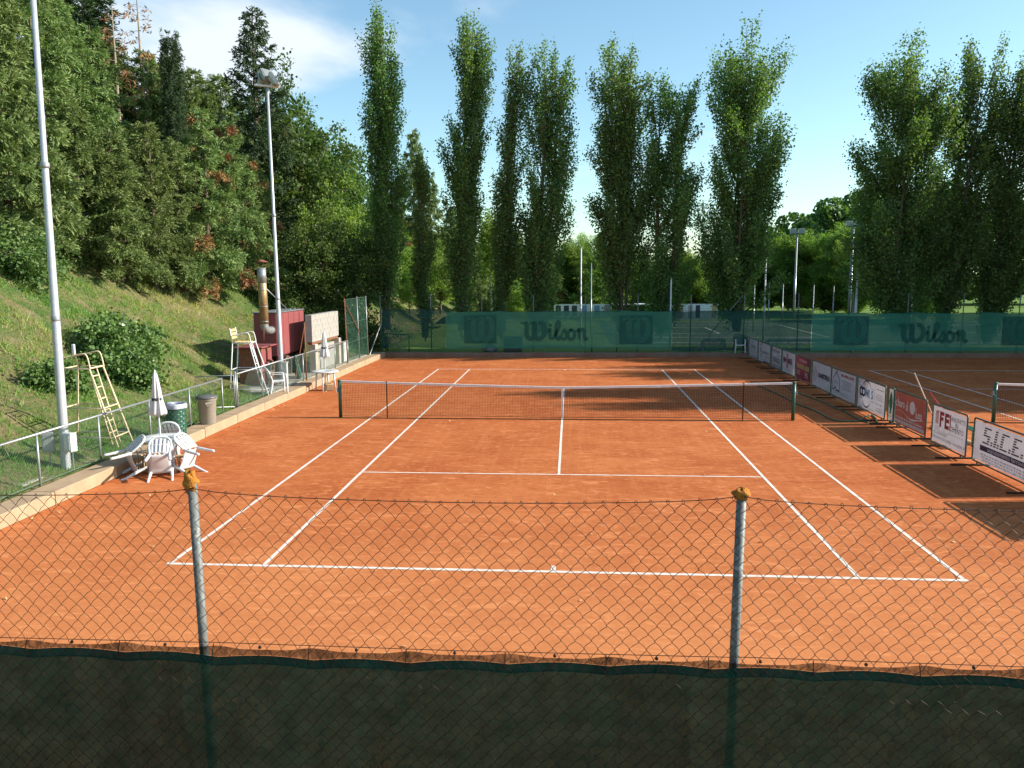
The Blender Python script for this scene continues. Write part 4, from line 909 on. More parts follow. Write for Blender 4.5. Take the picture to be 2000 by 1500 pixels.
# ------------------------------------------------------------------ lamp poles
def lamp_pole(base, top, r0, r1, label, heads):
    t = empty('lamp_pole', base, 0, label, 'lamp pole', 'floodlight poles on the left')
    T = Vector(top)-Vector(base); Hh = T.z; pts = []; rs = []
    for z, k in ((-.3, 1.0), (.0, 1.0), (Hh*.30, .86), (Hh*.302, .80), (Hh*.58, .66), (Hh*.582, .60), (Hh*1.0, .50)):
        pts.append(tuple(T*(z/Hh))); rs.append(r0*k if True else 0)
    MB().tube(pts, rs, 16).build('pole', 'polesteel', t, True)
    for z in (Hh*.30, Hh*.58): MB().lathe([(r0*.88, -.05), (r0*.92, -.03), (r0*.92, .03), (r0*.84, .05)], 16, tuple(T*(z/Hh))).build('collar', 'galv', t, True)
    c = tuple(T); MB().box((c[0], c[1], c[2]), (.85, .10, .06), Matrix.Translation(c) @ Matrix.Rotation(R(28), 4, 'Z') @ Matrix.Translation(tuple(-T)), .01).build('crossbar', 'whitepaint', t)
    for k, (dx, dy, dz, rz, rx) in enumerate(heads):
        M_ = Matrix.Translation(T+Vector((dx, dy, dz))) @ Matrix.Rotation(R(rz), 4, 'Z') @ Matrix.Rotation(R(rx), 4, 'X')
        h = MB().box((0, .05, 0), (.50, .12, .44), M_, .03).add([(-.22, -.01, -.19), (.22, -.01, -.19), (.22, -.01, .19), (-.22, -.01, .19), (-.15, .20, -.12), (.15, .20, -.12), (.15, .20, .12), (-.15, .20, .12)], [(4, 5, 6, 7), (0, 1, 5, 4), (1, 2, 6, 5), (2, 3, 7, 6), (3, 0, 4, 7)], M_).build('floodlight', 'lampbox', t)
        MB().box((0, -.022, 0), (.44, .012, .38), M_, .004).build('lens', 'glass', h)
        MB().lathe([(.0, 0), (.07, .01), (.07, .09), (.0, .10)], 12, (.16, .12, .16), M_).build('ballast_cap', 'rust', h)
        MB().tube([tuple(M_ @ Vector((-.27, .05, 0))), tuple(T+Vector((dx*.6, dy*.6, .05))), tuple(M_ @ Vector((.27, .05, 0)))], .014, 6).build('bracket', 'galv', h)
    return t
g1 = on_z(130, 927, .12)
top1 = at_y(40, -130, g1[1])
lamp_pole((g1[0], g1[1], .12), (float(at_y(62, 0, g1[1])[0])+0.05, g1[1], 10.6), .094, .07, 'tall grey lamp pole rising past the top left corner', [(-.3, .1, .35, 70, -25), (.3, -.1, .35, 100, -25)])
g2 = on_z(551, 752, .2); top2 = at_y(522, 168, g2[1])
lamp_pole((g2[0], g2[1], .2), tuple(top2), .088, .07, 'grey lamp pole with floodlights beside the maroon heater', [(.02, .1, .40, 62, -30), (.32, -.05, .22, 100, -35), (-.12, .25, .36, 40, -30)])
for k, (dx, dy, w_, h, m_) in enumerate([(-.24, -.12, .20, .40, 'lampbox'), (.20, -.10, .20, .38, 'whitepaint')]):
    bx = empty('switch_box', (g1[0]+dx, g1[1]+dy, .62), R(20*(-1)**k), ['dark grey switch box on the left side of the near lamp pole', 'pale switch box on the right side of the near lamp pole'][k], 'switch box', 'switch boxes')
    MB().box((0, 0, h/2), (w_, .14, h), bev=.015).build('case', m_, bx); MB().box((0, -.078, h/2), (w_*.8, .012, h*.8), bev=.004).build('door', m_, bx)
    MB().tube([(0, .03, 0), (0, .03, -.45)], .014, 6).build('conduit', 'galv', bx)

# ------------------------------------------------------------------ plastic furniture
def plastic_chair(loc, rz, label, tilt=0.0, roll=0.0):
    t = empty('plastic_chair', loc, rz, label, 'chair', 'white plastic armchairs')
    t.rotation_euler = (R(tilt), R(roll), rz)
    # local: front is +Y, origin between the front feet on the ground
    y0 = 0.0; SZ = .42
    def grid(fn, nu, nv, name, th=.012):
        v = []; f = []
        for j in range(nv+1):
            for i in range(nu+1): v.append(fn(i/nu, j/nv))
        for j in range(nv):
            for i in range(nu): f.append((j*(nu+1)+i, j*(nu+1)+i+1, (j+1)*(nu+1)+i+1, (j+1)*(nu+1)+i))
        o = MB().add(v, f).build(name, 'plastic', t, True); m_ = o.modifiers.new('thick', 'SOLIDIFY'); m_.thickness = th; m_.offset = 0; return o
    grid(lambda a, b: ((a-.5)*(.46-.06*(1-b)), -.43+.45*b, SZ-.020*math.sin(math.pi*b)-.018*math.sin(math.pi*a)+(-.035*max(0, b-.85)/.15)), 8, 8, 'seat')
    # back: five upright slats inside an arched rim
    def bk(u, h): return (u*(1+.10*h), -.43-.16*h-.045*(1-(u/.22)**2)*0.9, SZ+.01+.42*h)
    for k in range(5):
        u = -.160+.080*k; hmax = .80+.12*(1-(u/.2)**2)
        grid(lambda a, b, u=u, hmax=hmax: bk(u+(a-.5)*.060, .04+b*(hmax-.06)), 2, 6, 'back_slat', .010)
    rim = [bk(-.20, .02), bk(-.215, .4), bk(-.205, .72), bk(-.15, .93), bk(-.06, 1.0), bk(.06, 1.0), bk(.15, .93), bk(.205, .72), bk(.215, .4), bk(.20, .02)]
    MB().tube(smooth_path(rim, 3), .026, 8).build('back_rim', 'plastic', t, True)
    for z in (.02, .52):
        MB().tube([bk(-.20, z), bk(-.1, z), bk(0, z), bk(.1, z), bk(.20, z)], .013, 6).build('back_bar', 'plastic', t, True)
    for s in (-1, 1):
        grid(lambda a, b, s=s: (s*(.225+.02*math.sin(math.pi*b)+(a-.5)*.075), -.50+.52*b, SZ+.235-.01*math.sin(math.pi*b)-.03*max(0, b-.85)/.15), 2, 8, 'armrest', .014)
        MB().tube(smooth_path([(s*.225, -.02, SZ+.22), (s*.230, .005, SZ+.12), (s*.215, .01, SZ), (s*.235, .02, .2), (s*.245, .02, 0)], 3), [.030]*5+[.036]*4+[.028]*4, 8).build('front_leg', 'plastic', t, True)
        MB().tube(smooth_path([(s*.20, -.43, SZ+.02), (s*.225, -.48, .2), (s*.245, -.53, 0)], 3), [.036]*4+[.032]*3, 8).build('rear_leg', 'plastic', t, True)
    return t
def table(loc, rz, label):
    t = empty('plastic_table', loc, rz, label, 'table', 'round white plastic tables')
    MB().lathe([(.0, .705), (.44, .705), (.455, .690), (.47, .690), (.472, .715), (.455, .727), (.02, .722), (.018, .705)], 36).build('table_top', 'plastic', t, True)
    for k in range(4):
        a = R(45+90*k); MB().tube([(.30*math.cos(a), .30*math.sin(a), .70), (.36*math.cos(a), .36*math.sin(a), 0)], [.034, .026], 8).build('leg', 'plastic', t, True)
    return t
def parasol(loc, label, tip, zc, h, lean=(0, 0)):
    t = empty('parasol', loc, 0, label, 'parasol', 'closed white parasols'); t.rotation_euler = (lean[0], lean[1], 0)
    MB().tube([(0, 0, .0), (0, 0, tip)], .017, 10).lathe([(.0, tip-.01), (.018, tip), (.012, tip+.03), (0, tip+.04)], 10).build('pole', 'plastic', t, True)
    prof = [(.022, 0), (.045, -.05), (.062, -.20), (.080, -.40), (.100, -.60), (.135, -.78), (.165, -.92), (.160, -.97), (.118, -.96)]
    mod = lambda th, i, z: 1+.17*math.sin(8*th+.3*i)*min(1, i/3)+.08*math.sin(3*th+.5*i)
    MB().lathe([(r_, tip-.02+z*h) for r_, z in prof], 48, mod=mod, caps=False).build('canopy', 'canvas', t, True)
    MB().lathe([(.108, tip-.60*h-.06), (.113, tip-.60*h-.045), (.113, tip-.60*h-.02), (.107, tip-.60*h)], 24, mod=lambda th, i, z: 1+.06*math.sin(8*th), caps=False).build('tie_strap', 'strap', t, True)
    MB().lathe([(0, 0), (.03, 0), (.03, .03), (0, .03)], 10, (0, 0, .0)).build('base_ring', 'plastic', t)
    return t
T1 = on_z(330, 926, 0); T1 = (-8.32, -6.50)
table((T1[0], T1[1], 0), .3, 'round white table with tipped chairs, under the near parasol')
parasol((T1[0]-.02, T1[1], 0), 'closed white parasol standing in the near table', 2.12, 0, .92, (0.0, R(-1.5)))
def tipped(ang, dist, tilt, label, roll=0):
    a = R(ang); x = T1[0]+math.cos(a)*dist; y = T1[1]+math.sin(a)*dist
    t = plastic_chair((x, y, 0), a+R(90), label, 0, 0)
    t.rotation_mode = 'XYZ'; t.matrix_world = Matrix.Translation((x, y, .008)) @ Matrix.Rotation(a+R(90), 4, 'Z') @ Matrix.Rotation(R(roll), 4, 'Y') @ Matrix.Rotation(R(-tilt), 4, 'X') @ Matrix.Scale(.92, 4)
tipped(226, .94, 71, 'white plastic chair tipped against the near table, its legs toward the kerb')
tipped(292, .94, 72, 'white plastic chair tipped against the near table on the camera side')
tipped(-16, .94, 70, 'white plastic chair tipped against the near table, its legs toward the court', 3)
tipped(104, .78, 52, 'white plastic chair tipped against the far side of the near table')
def crate(loc, rz, tilt, label):
    t = empty('slatted_crate', loc, rz, label, 'crate', 'wooden crates under the near table'); t.rotation_euler = (R(tilt), 0, rz)
    for k in range(7): MB().box((-.24+.08*k, -.14, .17), (.035, .018, .30), bev=.003).build('slat', 'wood', t)
    for z in (.04, .30): MB().box((0, -.120, z), (.56, .022, .04), bev=.003).box((0, .12, z), (.56, .022, .04), bev=.003).build('rail', 'wood', t)
    for s in (-1, 1): MB().box((s*.27, 0, .17), (.02, .22, .30), bev=.003).build('end_board', 'wood', t)
crate((T1[0]-.22, T1[1]-.10, 0), R(-25), 0, 'slatted wooden crate under the left half of the near table')
crate((T1[0]+.24, T1[1]+.02, 0), R(28), -4, 'slatted wooden crate under the right half of the near table')
T2 = on_z(641, 765, 0); T2 = (-8.42, 5.15)
table((T2[0], T2[1], 0), .8, 'round white table beside the far end of the net, by the kerb')
parasol((T2[0], T2[1]+.02, 0), 'closed white parasol standing in the table by the concrete block wall', 2.12, 0, .92, (0, 0))
MB_ = MB().box((0, 0, .12), (.36, .30, .24), bev=.02).box((0, 0, .27), (.22, .2, .06), bev=.01)
pb = empty('timber_block', (T2[0]+.04, T2[1]+.16, 0), .3, 'brown timber block on the clay under the far table', 'timber block')
MB_.build('block', 'wood', pb)
plastic_chair((-9.14, 3.1, .25), R(-58), 'white plastic armchair standing upright on the left kerb')
plastic_chair((8.42, 16.95, .21), R(180), 'white plastic armchair at the far end of the row of boards')

# bins -----------------------------------------------------------------------
gb = empty('litter_bin', (-9.20, -4.15, .25), 0, 'green perforated litter bin lined with a plastic bag', 'bin')
v = []; f = []; n = 40; rows = 27; hh = .80
for j in range(rows+1):
    rr = .215+.020*(j/rows)+(.008 if j in (0, rows) else 0)
    for k in range(n): v.append((rr*math.cos(2*math.pi*k/n), rr*math.sin(2*math.pi*k/n), hh*j/rows))
for j in range(rows):
    for k in range(n):
        if 2 < j < rows-2 and j % 2 == 1 and (k % 4) in ((0, 1) if (j//2) % 2 == 0 else (2, 3)): continue
        f.append((j*n+k, j*n+(k+1) % n, (j+1)*n+(k+1) % n, (j+1)*n+k))
o = MB().add(v, f).build('basket', 'bin', gb); md = o.modifiers.new('thick', 'SOLIDIFY'); md.thickness = .008
MB().lathe([(.19, .04), (.205, .5), (.215, .78), (.222, .81), (.245, .815), (.255, .78), (.258, .70)], 40, mod=lambda th, i, z: (1+.02*math.sin(9*th+i)+(.035*math.sin(5*th+1) if i > 4 else 0)), caps=False).build('bin_bag', 'bag', gb, True)
MB().lathe([(0, .86), (.05, .85), (.10, .83), (.07, .80), (0, .79)], 12, (-.10, -.08, 0), mod=lambda th, i, z: 1+.25*math.sin(3*th+i)).build('bag_knot', 'bag', gb, True)
gb2 = empty('rubbish_bin', (-9.22, -2.45, .25), R(35), 'grey tapered dustbin with dark lid on the left kerb', 'bin')
MB().lathe([(0, 0), (.185, 0), (.20, .02), (.235, .62), (.26, .64), (.262, .68), (.245, .69)], 28).build('body', 'greybin', gb2, True)
MB().lathe([(.275, .675), (.278, .70), (.255, .73), (.12, .755), (0, .76)], 28).build('lid', 'lid', gb2, True)
MB().tube([(-.05, -.235, .52), (-.05, -.275, .50), (.07, -.275, .50), (.07, -.235, .52)], .010, 6).build('handle', 'greybin', gb2)
MB().box((0, -.232, .56), (.16, .02, .05), bev=.005).build('handle_plate', 'greybin', gb2)

# ------------------------------------------------------------------ hot air unit beside the court
GZ = .25
hu = empty('hot_air_heater', (-11.15, 8.3, GZ), 0, 'maroon steel air heater with tall rusty flue beside the lamp pole', 'heater')
MB().box((0, 0, 1.62), (.88, 3.0, 1.62), bev=.01).build('body', 'redsteel', hu)
for k in range(5):
    w_ = .56 if k < 4 else .60; y = -1.46+.29+.60*k
    MB().box((.448, y, 1.62), (.022, .575, 1.56), bev=.006).build('side_panel', 'redsteel', hu)
MB().box((.464, 1.22, 2.12), (.014, .50, .40), bev=.004).build('hatch', 'redsteel', hu)
MB().box((0, -1.512, 1.62), (.84, .022, 1.56), bev=.006).build('front_panel', 'redsteel', hu)
MB().box((0, 0, 2.447), (.98, 3.1, .035), bev=.006).build('roof', 'galv', hu)
for k in range(5): MB().tube([(.25, -1.1+.55*k, 2.45), (.25, -1.1+.55*k, 2.52)], .02, 8).build('roof_bolt', 'galv', hu)
MB().box((0, .25, .40), (.70, 2.3, .80)).build('recess_shade', 'dark', hu)  # near-black box, shade of the open recess under the body put into colour
for k in range(2): MB().tube(smooth_path([(.44, -.9+1.1*k, .0), (.46, -.9+1.1*k, .5), (.46, -.55+1.1*k, .72), (.46, -.2+1.1*k, .5), (.44, -.2+1.1*k, 0)], 5), .03, 8).build('duct_arch', 'rust', hu)
for (x, y) in ((-.4, -1.4), (.4, -1.4), (-.4, 1.4), (.4, 1.4)): MB().box((x, y, .40), (.08, .08, .80)).build('leg', 'redsteel', hu)
# flue
fx, fy = .16, -1.98
fl = MB().tube([(fx, fy, 2.05), (fx-.02, fy, 4.05)], .155, 20).build('flue', 'flue', hu, True)
MB().tube([(fx-.015, fy, 3.55), (fx-.02, fy, 4.10)], .159, 20).build('flue_sleeve', 'galv', fl, True)
for z in (2.15, 2.7, 3.3): MB().lathe([(.158, -.015), (.166, 0), (.158, .015)], 20, (fx-.005, fy, z)).build('joint_band', 'galv', fl, True)
MB().tube(smooth_path([(fx, fy, 2.12), (fx, fy, 1.98), (fx+.02, fy+.06, 1.86), (fx+.06, fy+.25, 1.80), (fx+.08, fy+.48, 1.80)], 4), .15, 18).build('elbow', 'galv', fl, True)
MB().lathe([(.27, 4.30), (.02, 4.40), (0, 4.40)], 20, (fx-.02, fy, 0)).lathe([(.0, 4.285), (.27, 4.295)], 20, (fx-.02, fy, 0), caps=False).build('rain_cap', 'rust', fl, True)
for a in (20, 140, 260): MB().tube([(fx-.02+.14*math.cos(R(a)), fy+.14*math.sin(R(a)), 4.05), (fx-.02+.20*math.cos(R(a)), fy+.2*math.sin(R(a)), 4.31)], .010, 5).build('cap_stay', 'rust', fl)
MB().tube([(fx+.12, fy, 3.35), (.30, .2, 2.46)], .018, 6).build('stay', 'galv', hu, True)
MB().tube([(fx+.02, fy-.12, 2.0), (fx+.02, fy-.20, 1.44)], .016, 6).build('flue_prop', 'rust', hu, True)
# blower box in front
bb = empty('blower_box', (-10.92, 5.15, GZ), 0, 'low maroon blower box with round fan in front of the heater', 'blower')
MB().box((0, 0, .66), (.80, 1.0, 1.30), bev=.01).build('case', 'rust', bb)
MB().box((.404, -.03, .62), (.014, .90, 1.18), bev=.004).build('side_plate', 'redsteel', bb)
MB().box((0, .03, 1.345), (1.02, 1.45, .045), bev=.006).build('lid', 'redsteel', bb)
M_ = Matrix.Translation((.415, .12, .52)) @ Matrix.Rotation(R(90), 4, 'Y')
MB().lathe([(.30, 0), (.34, 0), (.34, .10), (.30, .10), (.30, 0)], 28, M=M_, caps=False).build('fan_ring', 'rust', bb, True)
MB().lathe([(0, .004), (.30, .004)], 28, M=M_, caps=False).build('fan_opening', 'dark', bb)
for k in range(6): MB().box((.15, 0, .05), (.20, .09, .008), M_ @ Matrix.Rotation(R(60*k), 4, 'Z') @ Matrix.Rotation(R(25), 4, 'X'), .002).build('fan_blade', 'galv', bb)
MB().lathe([(0, .02), (.06, .02), (.06, .08), (0, .09)], 14, M=M_).build('fan_hub', 'galv', bb)
# block wall on pillars
bw = empty('block_wall', (-9.95, 9.95, GZ), 0, 'concrete block wall raised on two pillars behind the far parasol', 'wall')
BH, BL, BT = .213, .452, .26
blk = MB().box((0, 0, 0), (BT, BL-.012, BH-.012), bev=.006).mesh('block', 'block'); blh = MB().box((0, 0, 0), (BT, BL/2-.012, BH-.012), bev=.006).mesh('block', 'block')
MB().box((0, 0, 1.75), (BT-.016, 3.60, 1.06)).build('mortar_core', 'mortar', bw)
for c_ in range(5):
    z = 1.22+BH*(c_+.5); ys = [-1.81+BL*(k+.5) for k in range(8)] if c_ % 2 == 0 else [-1.81+BL*k for k in range(1, 8)]
    for y in ys: put('block', blk, bw, (random.uniform(-.004, .004), y, z))
    if c_ % 2:
        for s in (-1, 1): put('block', blh, bw, (0, s*(1.81-BL/4), z))
MB().box((0, 0, 1.165), (.20, 3.5, .09), bev=.005).build('beam', 'rust', bw)
for y in (-1.45, 1.80): MB().box((.06, y, .56), (.24, .34, 1.12), bev=.012).build('pillar', 'pillar', bw)
MB().box((-.10, .2, .5), (.16, 3.0, .98)).build('backing_wall', 'block', bw)
rp = empty('rusty_post', (-9.42, 6.1, .22), 0, 'thin rusty post with prop at the railing beside the block wall', 'post')
MB().tube([(0, 0, 0), (-.02, .05, 2.15)], .026, 8).build('post_tube', 'rust', rp, True); MB().tube([(-.02, .04, 2.0), (-.30, -.35, .1)], .016, 6).build('prop', 'rust', rp); MB().lathe([(0, 0), (.07, 0), (.05, .05), (0, .06)], 12).build('foot', 'rust', rp)
cb = empty('meter_cabinet', (-9.95, 12.6, GZ), 0, 'white meter cabinet at the far end of the concrete yard', 'cabinet')
MB().box((0, 0, .42), (.34, .62, .84), bev=.015).build('case', 'whitepaint', cb); MB().box((.176, 0, .44), (.014, .52, .70), bev=.004).build('door', 'whitepaint', cb); MB().box((0, 0, .85), (.40, .68, .03), bev=.006).build('top', 'whitepaint', cb)
cb2 = empty('socket_post', (-9.72, 4.75, GZ), 0, 'short white socket post at the foot of the second lamp pole', 'socket post')
MB().box((0, 0, .40), (.16, .14, .80), bev=.012).build('case', 'plastic', cb2); MB().box((0, 0, .815), (.20, .18, .03), bev=.006).build('cap', 'plastic', cb2)
for k, (x, y, w_) in enumerate(((-9.95, 7.1, .5), (-9.9, 6.6, .4))):
    gs = empty('green_board', (x, y, GZ), R(15+25*k), ['dark green board leaning in the yard, the wider of two', 'dark green board leaning in the yard, the narrower of two'][k], 'board', 'green boards in the yard')
    MB().box((0, 0, .40), (.03, w_, .80), Matrix.Rotation(R(-12), 4, 'Y'), .004).build('sheet', 'bin', gs); MB().box((.02, 0, .42), (.02, .04, .8), Matrix.Rotation(R(-12), 4, 'Y'), .004).build('batten', 'galv', gs)

# ------------------------------------------------------------------ behind the far fence: goals, masts, banners
def goal(x0, x1, y, h, label):
    t = empty('football_goal', ((x0+x1)/2, y, FIELD_Z), 0, label, 'goal', 'white goals behind the far fence'); w_ = (x1-x0)/2
    MB().tube([(-w_, 0, 0), (-w_, 0, h)], .045, 8).build('goalpost', 'whitepaint', t); MB().tube([(w_, 0, 0), (w_, 0, h)], .045, 8).build('goalpost', 'whitepaint', t); MB().tube([(-w_, 0, h), (w_, 0, h)], .045, 8).build('crossbar', 'whitepaint', t)
    for s in (-1, 1): MB().tube([(s*w_, 0, h), (s*w_, .5, h*.8), (s*w_, .8, .03), (s*w_, 0, .03)], .02, 6).build('net_stay', 'whitepaint', t)
    MB().quad((-w_, .52, h*.8), (w_, .52, h*.8), (w_, .8, .03), (-w_, .8, .03)).quad((-w_, 0, h), (w_, 0, h), (w_, .52, h*.8), (-w_, .52, h*.8)).build('net', 'goalnet', t)
a, b = at_y(1500, 680, 19.0), at_y(1667, 680, 19.0); goal(a[0], b[0], 19.0, .58, 'low white goal behind the thin dark cloth near the boards')
a, b = at_y(1372, 680, 19.2), at_y(1415, 680, 19.2); goal(a[0], b[0], 19.2, .58, 'small white goal behind the far plastic chair')
def mast(px, pt, y, r_, label, head=False, mat='whitepaint'):
    p = at_y(px, pt, y); h = p[2]-FIELD_Z
    t = empty('mast', (p[0], y, FIELD_Z), 0, label, 'mast', 'masts behind the far fence')
    MB().tube([(0, 0, -.1), (0, 0, h*.5), (0, 0, h*.501), (0, 0, h)], [r_, r_*.95, r_*.8, r_*.7], 8).build('tube', mat, t, True)
    MB().lathe([(r_*1.0, h-.02), (r_*.9, h+.03), (0, h+.05)], 8).build('cap', 'galv', t)
    if head:
        for s in (-1, 1): MB().box((s*.35, -.05, h+.15), (.5, .2, .4), bev=.03).build('floodlight', 'lampbox', t)
        MB().box((0, 0, h-.05), (1.2, .08, .08)).build('crossbar', 'galv', t)
mast(1135, 484, 22.3, .055, 'white mast in the gap right of the fourth poplar, taller of two')
mast(1155, 515, 30, .05, 'thin pale mast just right of the tall white mast', mat='galv')
mast(1311, 545, 18.2, .05, 'white mast at the right end of the nearer lettered banner')
mast(1497, 484, 21.5, .06, 'white mast rising left of the bright far trees')
mast(1678, 480, 20.0, .075, 'thick white mast in front of the right group of poplars')
mast(1855, 548, 20, .055, 'white mast low between the dark right poplars')
mast(1783, 555, 30, .05, 'thin mast before the bright foliage gap at the right', mat='galv')
mast(1667, 440, 47, .14, 'floodlight mast at the right edge of the bright far trees', True, 'galv')
mast(1557, 455, 48, .11, 'floodlight mast standing among the bright far trees', True, 'galv')
mast(1474, 556, 33, .045, 'thin far post close right of the seventh poplar', mat='galv')
for k, px in enumerate((1503, 1530, 1590, 1629)): mast(px, 553+2*k, 46.3, .05, 'thin pale fence post below the bright far trees, number %s from the left' % ('one', 'two', 'three', 'four')[k], mat='galv')
mast(1283, 560, 46.3, .05, 'thin lattice post between the paired poplars', mat='galv')
def banner(px0, px1, y, z0, z1, mat, label, bits):
    a, b = at_y(px0, 600, y)[0], at_y(px1, 600, y)[0]
    t = empty('pitch_banner', ((a+b)/2, y, FIELD_Z), 0, label, 'banner', 'banners along the pitch'); w_ = (b-a)/2
    MB().box((0, 0, (z0+z1)/2), (2*w_, .04, z1-z0)).build('panel', mat, t)
    for u, m_ in bits:
        mb = MB(); rect(mb, -w_+2*w_*u, z0+.12, -w_+2*w_*(u+.09), z1-.12, -.026); mb.build('print', m_, t)
    for k in range(5): MB().tube([(-w_+2*w_*k/4, .05, 0), (-w_+2*w_*k/4, .05, z1)], .03, 6).build('post', 'galv', t)
banner(1082, 1195, 45.8, .30, 1.40, 'banner', 'white and dark lettered banner on the pitch, left of the paired poplars', [(.03, 'ink'), (.17, 'inkblue'), (.31, 'ink'), (.48, 'bannerblue'), (.70, 'bannerblue'), (.86, 'inkgrey')])
banner(1306, 1402, 45.8, .10, 1.40, 'banner', 'long pale banner with coloured marks right of the paired poplars', [(.20, 'inkpink'), (.55, 'inkblue'), (.88, 'inkgold'), (.40, 'inkgrey')])
banner(1002, 1036, 45.8, .55, 1.25, 'bannerred', 'red banner low between the third and fourth poplars', [(.1, 'inkwhite'), (.6, 'inkwhite')])
sh = empty('team_shelter', (float(at_y(1243, 604, 44.8)[0]), 44.8, FIELD_Z), 0, 'small white roofed team shelter between the paired poplars', 'shelter')
MB().box((0, 0, 1.42), (4.2, 1.2, .10), bev=.02).build('roof', 'whitepaint', sh); MB().box((0, .5, .7), (4.0, .05, 1.35)).build('back', 'pitch', sh)
for s in (-1, 1): MB().tube([(s*1.9, -.4, 0), (s*1.9, -.4, 1.38)], .04, 6).build('post', 'galv', sh)
# things standing right behind the near lettered banner
for k, (px, w_, h, m_, lab) in enumerate([(1002, .95, .75, 'lid', 'dark box behind the nearer lettered banner, under its centre'), (958, .5, .42, 'bag', 'pale rubbish bag heap under the left square of the nearer banner')]):
    p = at_y(px, 690, 18.6)
    t = empty('storage_box' if k == 0 else 'rubbish_bag', (p[0], 18.6, FIELD_Z), 0, lab, 'box' if k == 0 else 'bag')
    if k == 0: MB().box((0, 0, h/2), (w_, .5, h), bev=.03).build('case', m_, t); MB().box((0, 0, h+.02), (w_+.06, .56, .05), bev=.01).build('lid', m_, t)
    else:
        MB().lathe([(0, 0), (.30, .02), (.36, .16), (.26, .33), (.08, .40), (.05, .46), (0, .47)], 18, mod=lambda th, i, z: 1+.12*math.sin(4*th+i)+.07*math.sin(9*th)).build('sack', m_, t, True); MB().lathe([(.03, .44), (.10, .52), (0, .5)], 10).build('knot', m_, t)
def sawhorse(px, y, label):
    p = at_y(px, 680, y); t = empty('trestle_frame', (p[0], y, FIELD_Z), 0, label, 'trestle', 'dark frames behind the banners')
    MB().tube([(-.62, 0, 0), (-.62, 0, .95), (.62, 0, .90), (.62, 0, 0)], .03, 6).build('hoop', 'wire', t); MB().tube([(-.62, .5, 0), (-.62, 0, .95)], .02, 6).build('stay', 'wire', t)
sawhorse(776, 18.4, 'dark tube frame behind the thin cloth at the left end')
sawhorse(1180, 18.4, 'dark tube frame behind the nearer lettered banner, right half')

# ------------------------------------------------------------------ vegetation
def rnd_frames(rng, n, size, aspect=.62, jitter=.35, bias=None):
    N = unit(rng.normal(size=(n, 3)) + (0 if bias is None else bias)); A = unit(np.cross(N, rng.normal(size=(n, 3)))); Bv = np.cross(N, A)
    s = size*(1+jitter*rng.uniform(-1, 1, (n, 1))); return A*s/2, Bv*s/2*aspect
def tube_np(mb, P, r0, r1, n=5):
    k = len(P); mb.tube([tuple(map(float, p)) for p in P], [r0+(r1-r0)*i/(k-1) for i in range(k)], n, False)

def poplar_mesh(seed, Hh, Rr, lean, nleaf, size=.17, low=.03, nl=70, stems=1, prof=None, spread=.13):
    rng = np.random.default_rng(seed); pf = prof or ([0, .04, .18, .42, .68, .88, 1.0], [.50, .66, .88, 1.0, 1.0, .86, .42])
    r_ = lambda t: Rr*np.interp(t, *pf)
    offs = rng.uniform(-.35, .35, (stems, 2))*Rr if stems > 1 else np.zeros((1, 2))
    def axis(t, k): return np.array((lean*t**1.4+offs[k][0]*min(1, t*3)+.06*Rr*math.sin(6*t+seed+k), offs[k][1]*min(1, t*3)+.06*Rr*math.cos(5*t+seed), Hh*t))
    wood = MB(); P_all = []; T_all = []
    stem_m = []
    for k in range(stems):
        w2 = MB(); tube_np(w2, [axis(t, k) for t in np.linspace(-.01, .86, 14)], .026*Hh**.5*(2.6 if stems == 1 else 3.4/stems**.75)*.9, .015, 8); stem_m.append(w2.mesh('trunk', 'bark', True))
    L = []
    for i in range(nl):
        t0 = rng.uniform(low, .80)**1.05; k = int(rng.integers(stems)); t1 = min(.995, t0+rng.uniform(.12, .30)*(1-.35*t0)); a = rng.uniform(0, 2*math.pi)
        rad = r_(t1)*rng.uniform(.35, 1.08); s = np.linspace(0, 1, 9)
        pts = np.array([axis(t0+(t1-t0)*q, k)+np.array((math.cos(a), math.sin(a), 0))*rad*q**.75 for q in s])
        tube_np(wood, pts[::2], .030*(1-.6*t0)+.012, .008, 4); L.append((pts, rad, t1))
    wts = np.array([np.linalg.norm(p[-1]-p[0])*(.35+rd/Rr) for p, rd, t in L]); wts = wts/wts.sum()
    for (pts, rad, t1), wt in zip(L, wts):
        n = max(20, int(nleaf*wt)); q = np.clip(rng.beta(1.7, 1.15, n), .12, 1)*8; i0 = np.minimum(q.astype(int), 7); fr = (q-i0)[:, None]
        c = pts[i0]*(1-fr)+pts[i0+1]*fr
        # twig tufts along the limb
        nt_ = max(3, n//30); tw = rng.integers(nt_, size=n); to = np.clip(rng.normal(size=(nt_, 3)), -1.7, 1.7)*np.array((spread*1.15, spread*1.15, spread*1.6)); 
        c = c+to[tw]*(.6+.5*Rr/1.5)+np.clip(rng.normal(size=(n, 3)), -1.7, 1.7)*np.array((.10, .10, .16)); P_all.append(c)
        T_all.append(np.clip(rng.normal(.45+rng.uniform(-.15, .15), .22, n), 0, 1))
    P = np.concatenate(P_all); P[:, 2] = np.maximum(P[:, 2], .25); U, V = rnd_frames(rng, len(P), size, .8)
    return np_mesh('crown', rhombs(P, U, V), 4, 'poplar', np.concatenate(T_all)), [wood.mesh('limbs', 'bark', True)]+stem_m

def place_tree(name, loc, meshes, label, cat='tree', group=None, rz=0.0, sc=(1, 1, 1), names=('crown', 'trunk')):
    t = empty(name, loc, rz, label, cat, group); t.scale = sc
    for nme, me in zip(names, meshes):
        if isinstance(me, list):
            tag(put('limbs', me[0], t), kind='stuff')
            for m2 in me[1:]: put('trunk', m2, t)
        elif me is not None: put(nme, me, t)
    return t
ROWY = 20.2
